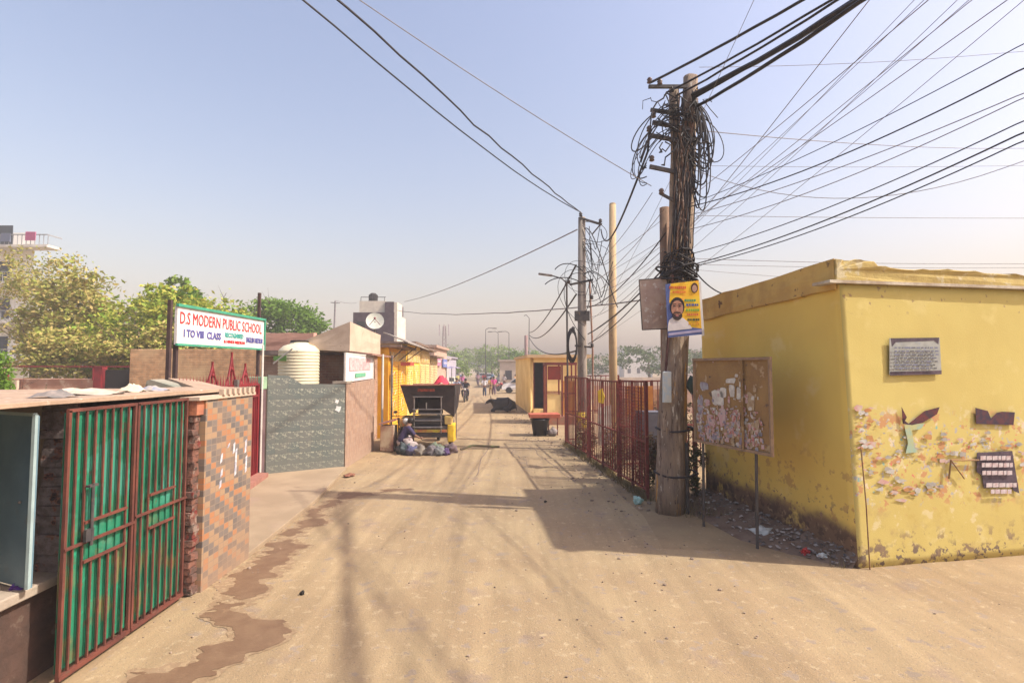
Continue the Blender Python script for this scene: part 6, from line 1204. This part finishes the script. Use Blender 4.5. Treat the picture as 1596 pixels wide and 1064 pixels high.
person((-4.6, 70, 0), R(160), 1.65, (.6, .35, .4), (.2, .15, .2), 'person in a faded pink top far off beside the red-shirted one')
person((-6.0, 62, 0), R(190), 1.7, (.12, .13, .3), (.05, .05, .07), 'person in dark blue far off on the left side')
person((-.9, 60, 0), R(150), 1.65, (.5, .45, .45), (.12, .08, .08), 'person in grey standing far off left of the hut')
motorcycle((-3.35, 37.5, 0), R(176), 'motorcycle ridden toward the camera by a person in black', (.06, .03, .05), 'ridden motorcycles')
person((-3.35, 37.42, 0), R(176), 1.7, (.02, .02, .03), (.03, .03, .05), 'person in black riding the nearer motorcycle', 'sit', 'motorcycle riders')
motorcycle((-4.25, 39.5, 0), R(186), 'motorcycle ridden by a person in a dark and white jacket, left of the other', (.25, .05, .06), 'ridden motorcycles')
person((-4.25, 39.4, 0), R(186), 1.72, (.25, .28, .38), (.08, .06, .1), 'person in a blue grey jacket riding the farther motorcycle', 'sit', 'motorcycle riders')
motorcycle((-5.2, 36, 0), R(120), 'motorcycle parked before the last yellow shop', (.35, .05, .06))

person((-3.18, 15.15, 0), R(-70), 1.62, (.045, .035, .09), (.52, .44, .42), 'person in dark purple crouching at the left of the rickshaw', 'crouch', None)
for i, (x, y, c, c2, t) in enumerate([(-5.6, 58, (.5, .12, .3), (.1, .1, .2), 'person in magenta far off beside the cream car'), (-5.0, 74, (.5, .5, .55), (.1, .1, .12), 'person in pale grey far off in the road centre'),
        (-3.0, 78, (.1, .25, .4), (.06, .06, .08), 'person in blue far off before the small white car'), (.4, 58, (.62, .3, .1), (.25, .2, .18), 'person in orange far off by the tan house behind the hut'), (-6.9, 66, (.6, .55, .2), (.1, .08, .08), 'person in yellow far off by the left kerb'), (-4.2, 84, (.1, .08, .1), (.05, .05, .05), 'person in black far off at the street end')]):
    person((x, y, 0), R(180-40*i), 1.66, c, c2, t)
motorcycle((-6.0, 50, 0), R(170), 'motorcycle parked near the cream car down the street', (.05, .05, .2)); motorcycle((-1.0, 54, 0), R(140), 'motorcycle parked left of the hut far down the street', (.3, .05, .05))
car((-5.4, 95, 0), R(3), (.55, .5, .42), 'beige car far down the street, left of the small white car')
car((-1.2, 80, 0), R(20), (.5, .52, .55), 'silver grey car far down the street, right of the small white car')
for i, (x, y, z, wd, c, t) in enumerate([(-5.55, 38.5, 3.0, 2.2, (.5, .2, .3), 'pink shop board on the pinkish house past the shop row'), (-5.55, 42, 2.9, 2.4, (.16, .2, .45), 'blue shop board on the pinkish house past the shop row'), (-6.5, 48, 2.7, 2.6, (.5, .48, .5), 'white shop board on the grey low house down the street')]):
    o = empty('shop_board', (x, y, z-.4), t, 'signboard'); MB().box((x+.0, y-wd/2, z-.4), (x+.1, y+wd/2, z+.25)).build('board', M('board_paint', c, tuple(k*.7 for k in c), 5), o); MB().box((x+.104, y-wd/2+.2, z-.15), (x+.11, y+wd/2-.3, z+.02)).build('print', M('board_print', (.6, .55, .5), c, 9), o)
# black cow lying in the road
cw_ = empty('lying_cow', (-.55, 28.8, 0), 'black cow lying on the dirt at the road edge before the hut', 'cow')
cb = Vector((-.55, 28.8, 0)); cow_m = plain('black_hide', (.016, .014, .016), .55)
V = [(0, 0, .42), (.38, 0, .44), (.62, .02, .34), (-.32, 0, .46), (-.50, .0, .56), (-.62, -.02, .66), (-.76, -.06, .60), (-.90, -.10, .50),
     (-.38, -.24, .22), (-.62, -.30, .10), (-.38, -.34, .06), (.36, -.26, .26), (.08, -.40, .20), (.36, -.44, .06), (-.36, .22, .2), (-.6, .26, .08), (.4, .26, .22), (.15, .36, .08), (.80, .05, .22), (.78, .1, .08)]
E = [(0, 1), (1, 2), (0, 3), (3, 4), (4, 5), (5, 6), (6, 7), (3, 8), (8, 9), (9, 10), (1, 11), (11, 12), (12, 13), (3, 14), (14, 15), (1, 16), (16, 17), (2, 18), (18, 19)]
Rr = [(.33, .38), (.33, .36), .28, (.27, .32), .17, .13, .10, .07, .11, .06, .045, .16, .08, .045, .1, .06, .14, .06, .03, .02]
skin([cb+Vector(v_) for v_ in V], E, Rr, 'body', cow_m, cw_, 2)
for s in (-1, 1):
    MB().tube([cb+Vector((-.62, s*.09, .76)), cb+Vector((-.64, s*.19, .82)), cb+Vector((-.66, s*.20, .9))], [.025, .02, .006], 6).build('horn', plain('horn', (.3, .26, .2)), cw_, True); MB().ball(cb+Vector((-.58, s*.17, .68)), (.05, .10, .035), 8, 6).build('ear', cow_m, cw_, True)
    MB().ball(cb+Vector((-.79, s*.085-.04, .665)), .018, 6, 5).build('eye', plain('cow_eye', (.3, .28, .25), .2), cw_)
MB().ball(cb+Vector((-.92, -.10, .49)), (.05, .07, .05), 8, 6).build('muzzle', plain('muzzle', (.25, .22, .22)), cw_, True)

# ------------------------------------------------------------------ haze
mb = MB().box((-150, -30, -1), (150, 250, 26)); me = mb.build('haze', M('tmp', (1, 1, 1)))
hm = bpy.data.materials.new('haze_air'); hm.use_nodes = True; hn = hm.node_tree; hn.nodes.remove(hn.nodes['Principled BSDF']); pv = hn.nodes.new('ShaderNodeVolumePrincipled')
pv.inputs['Color'].default_value = (.87, .85, .86, 1); pv.inputs['Density'].default_value = .0026; pv.inputs['Anisotropy'].default_value = 0.0
hn.links.new(pv.outputs[0], hn.nodes['Material Output'].inputs['Volume']); me.data.materials.clear(); me.data.materials.append(hm); tag(me, 'thin dusty haze filling the street', 'haze', kind='stuff')
for m in list(bpy.data.materials):
    if m.users == 0: bpy.data.materials.remove(m)
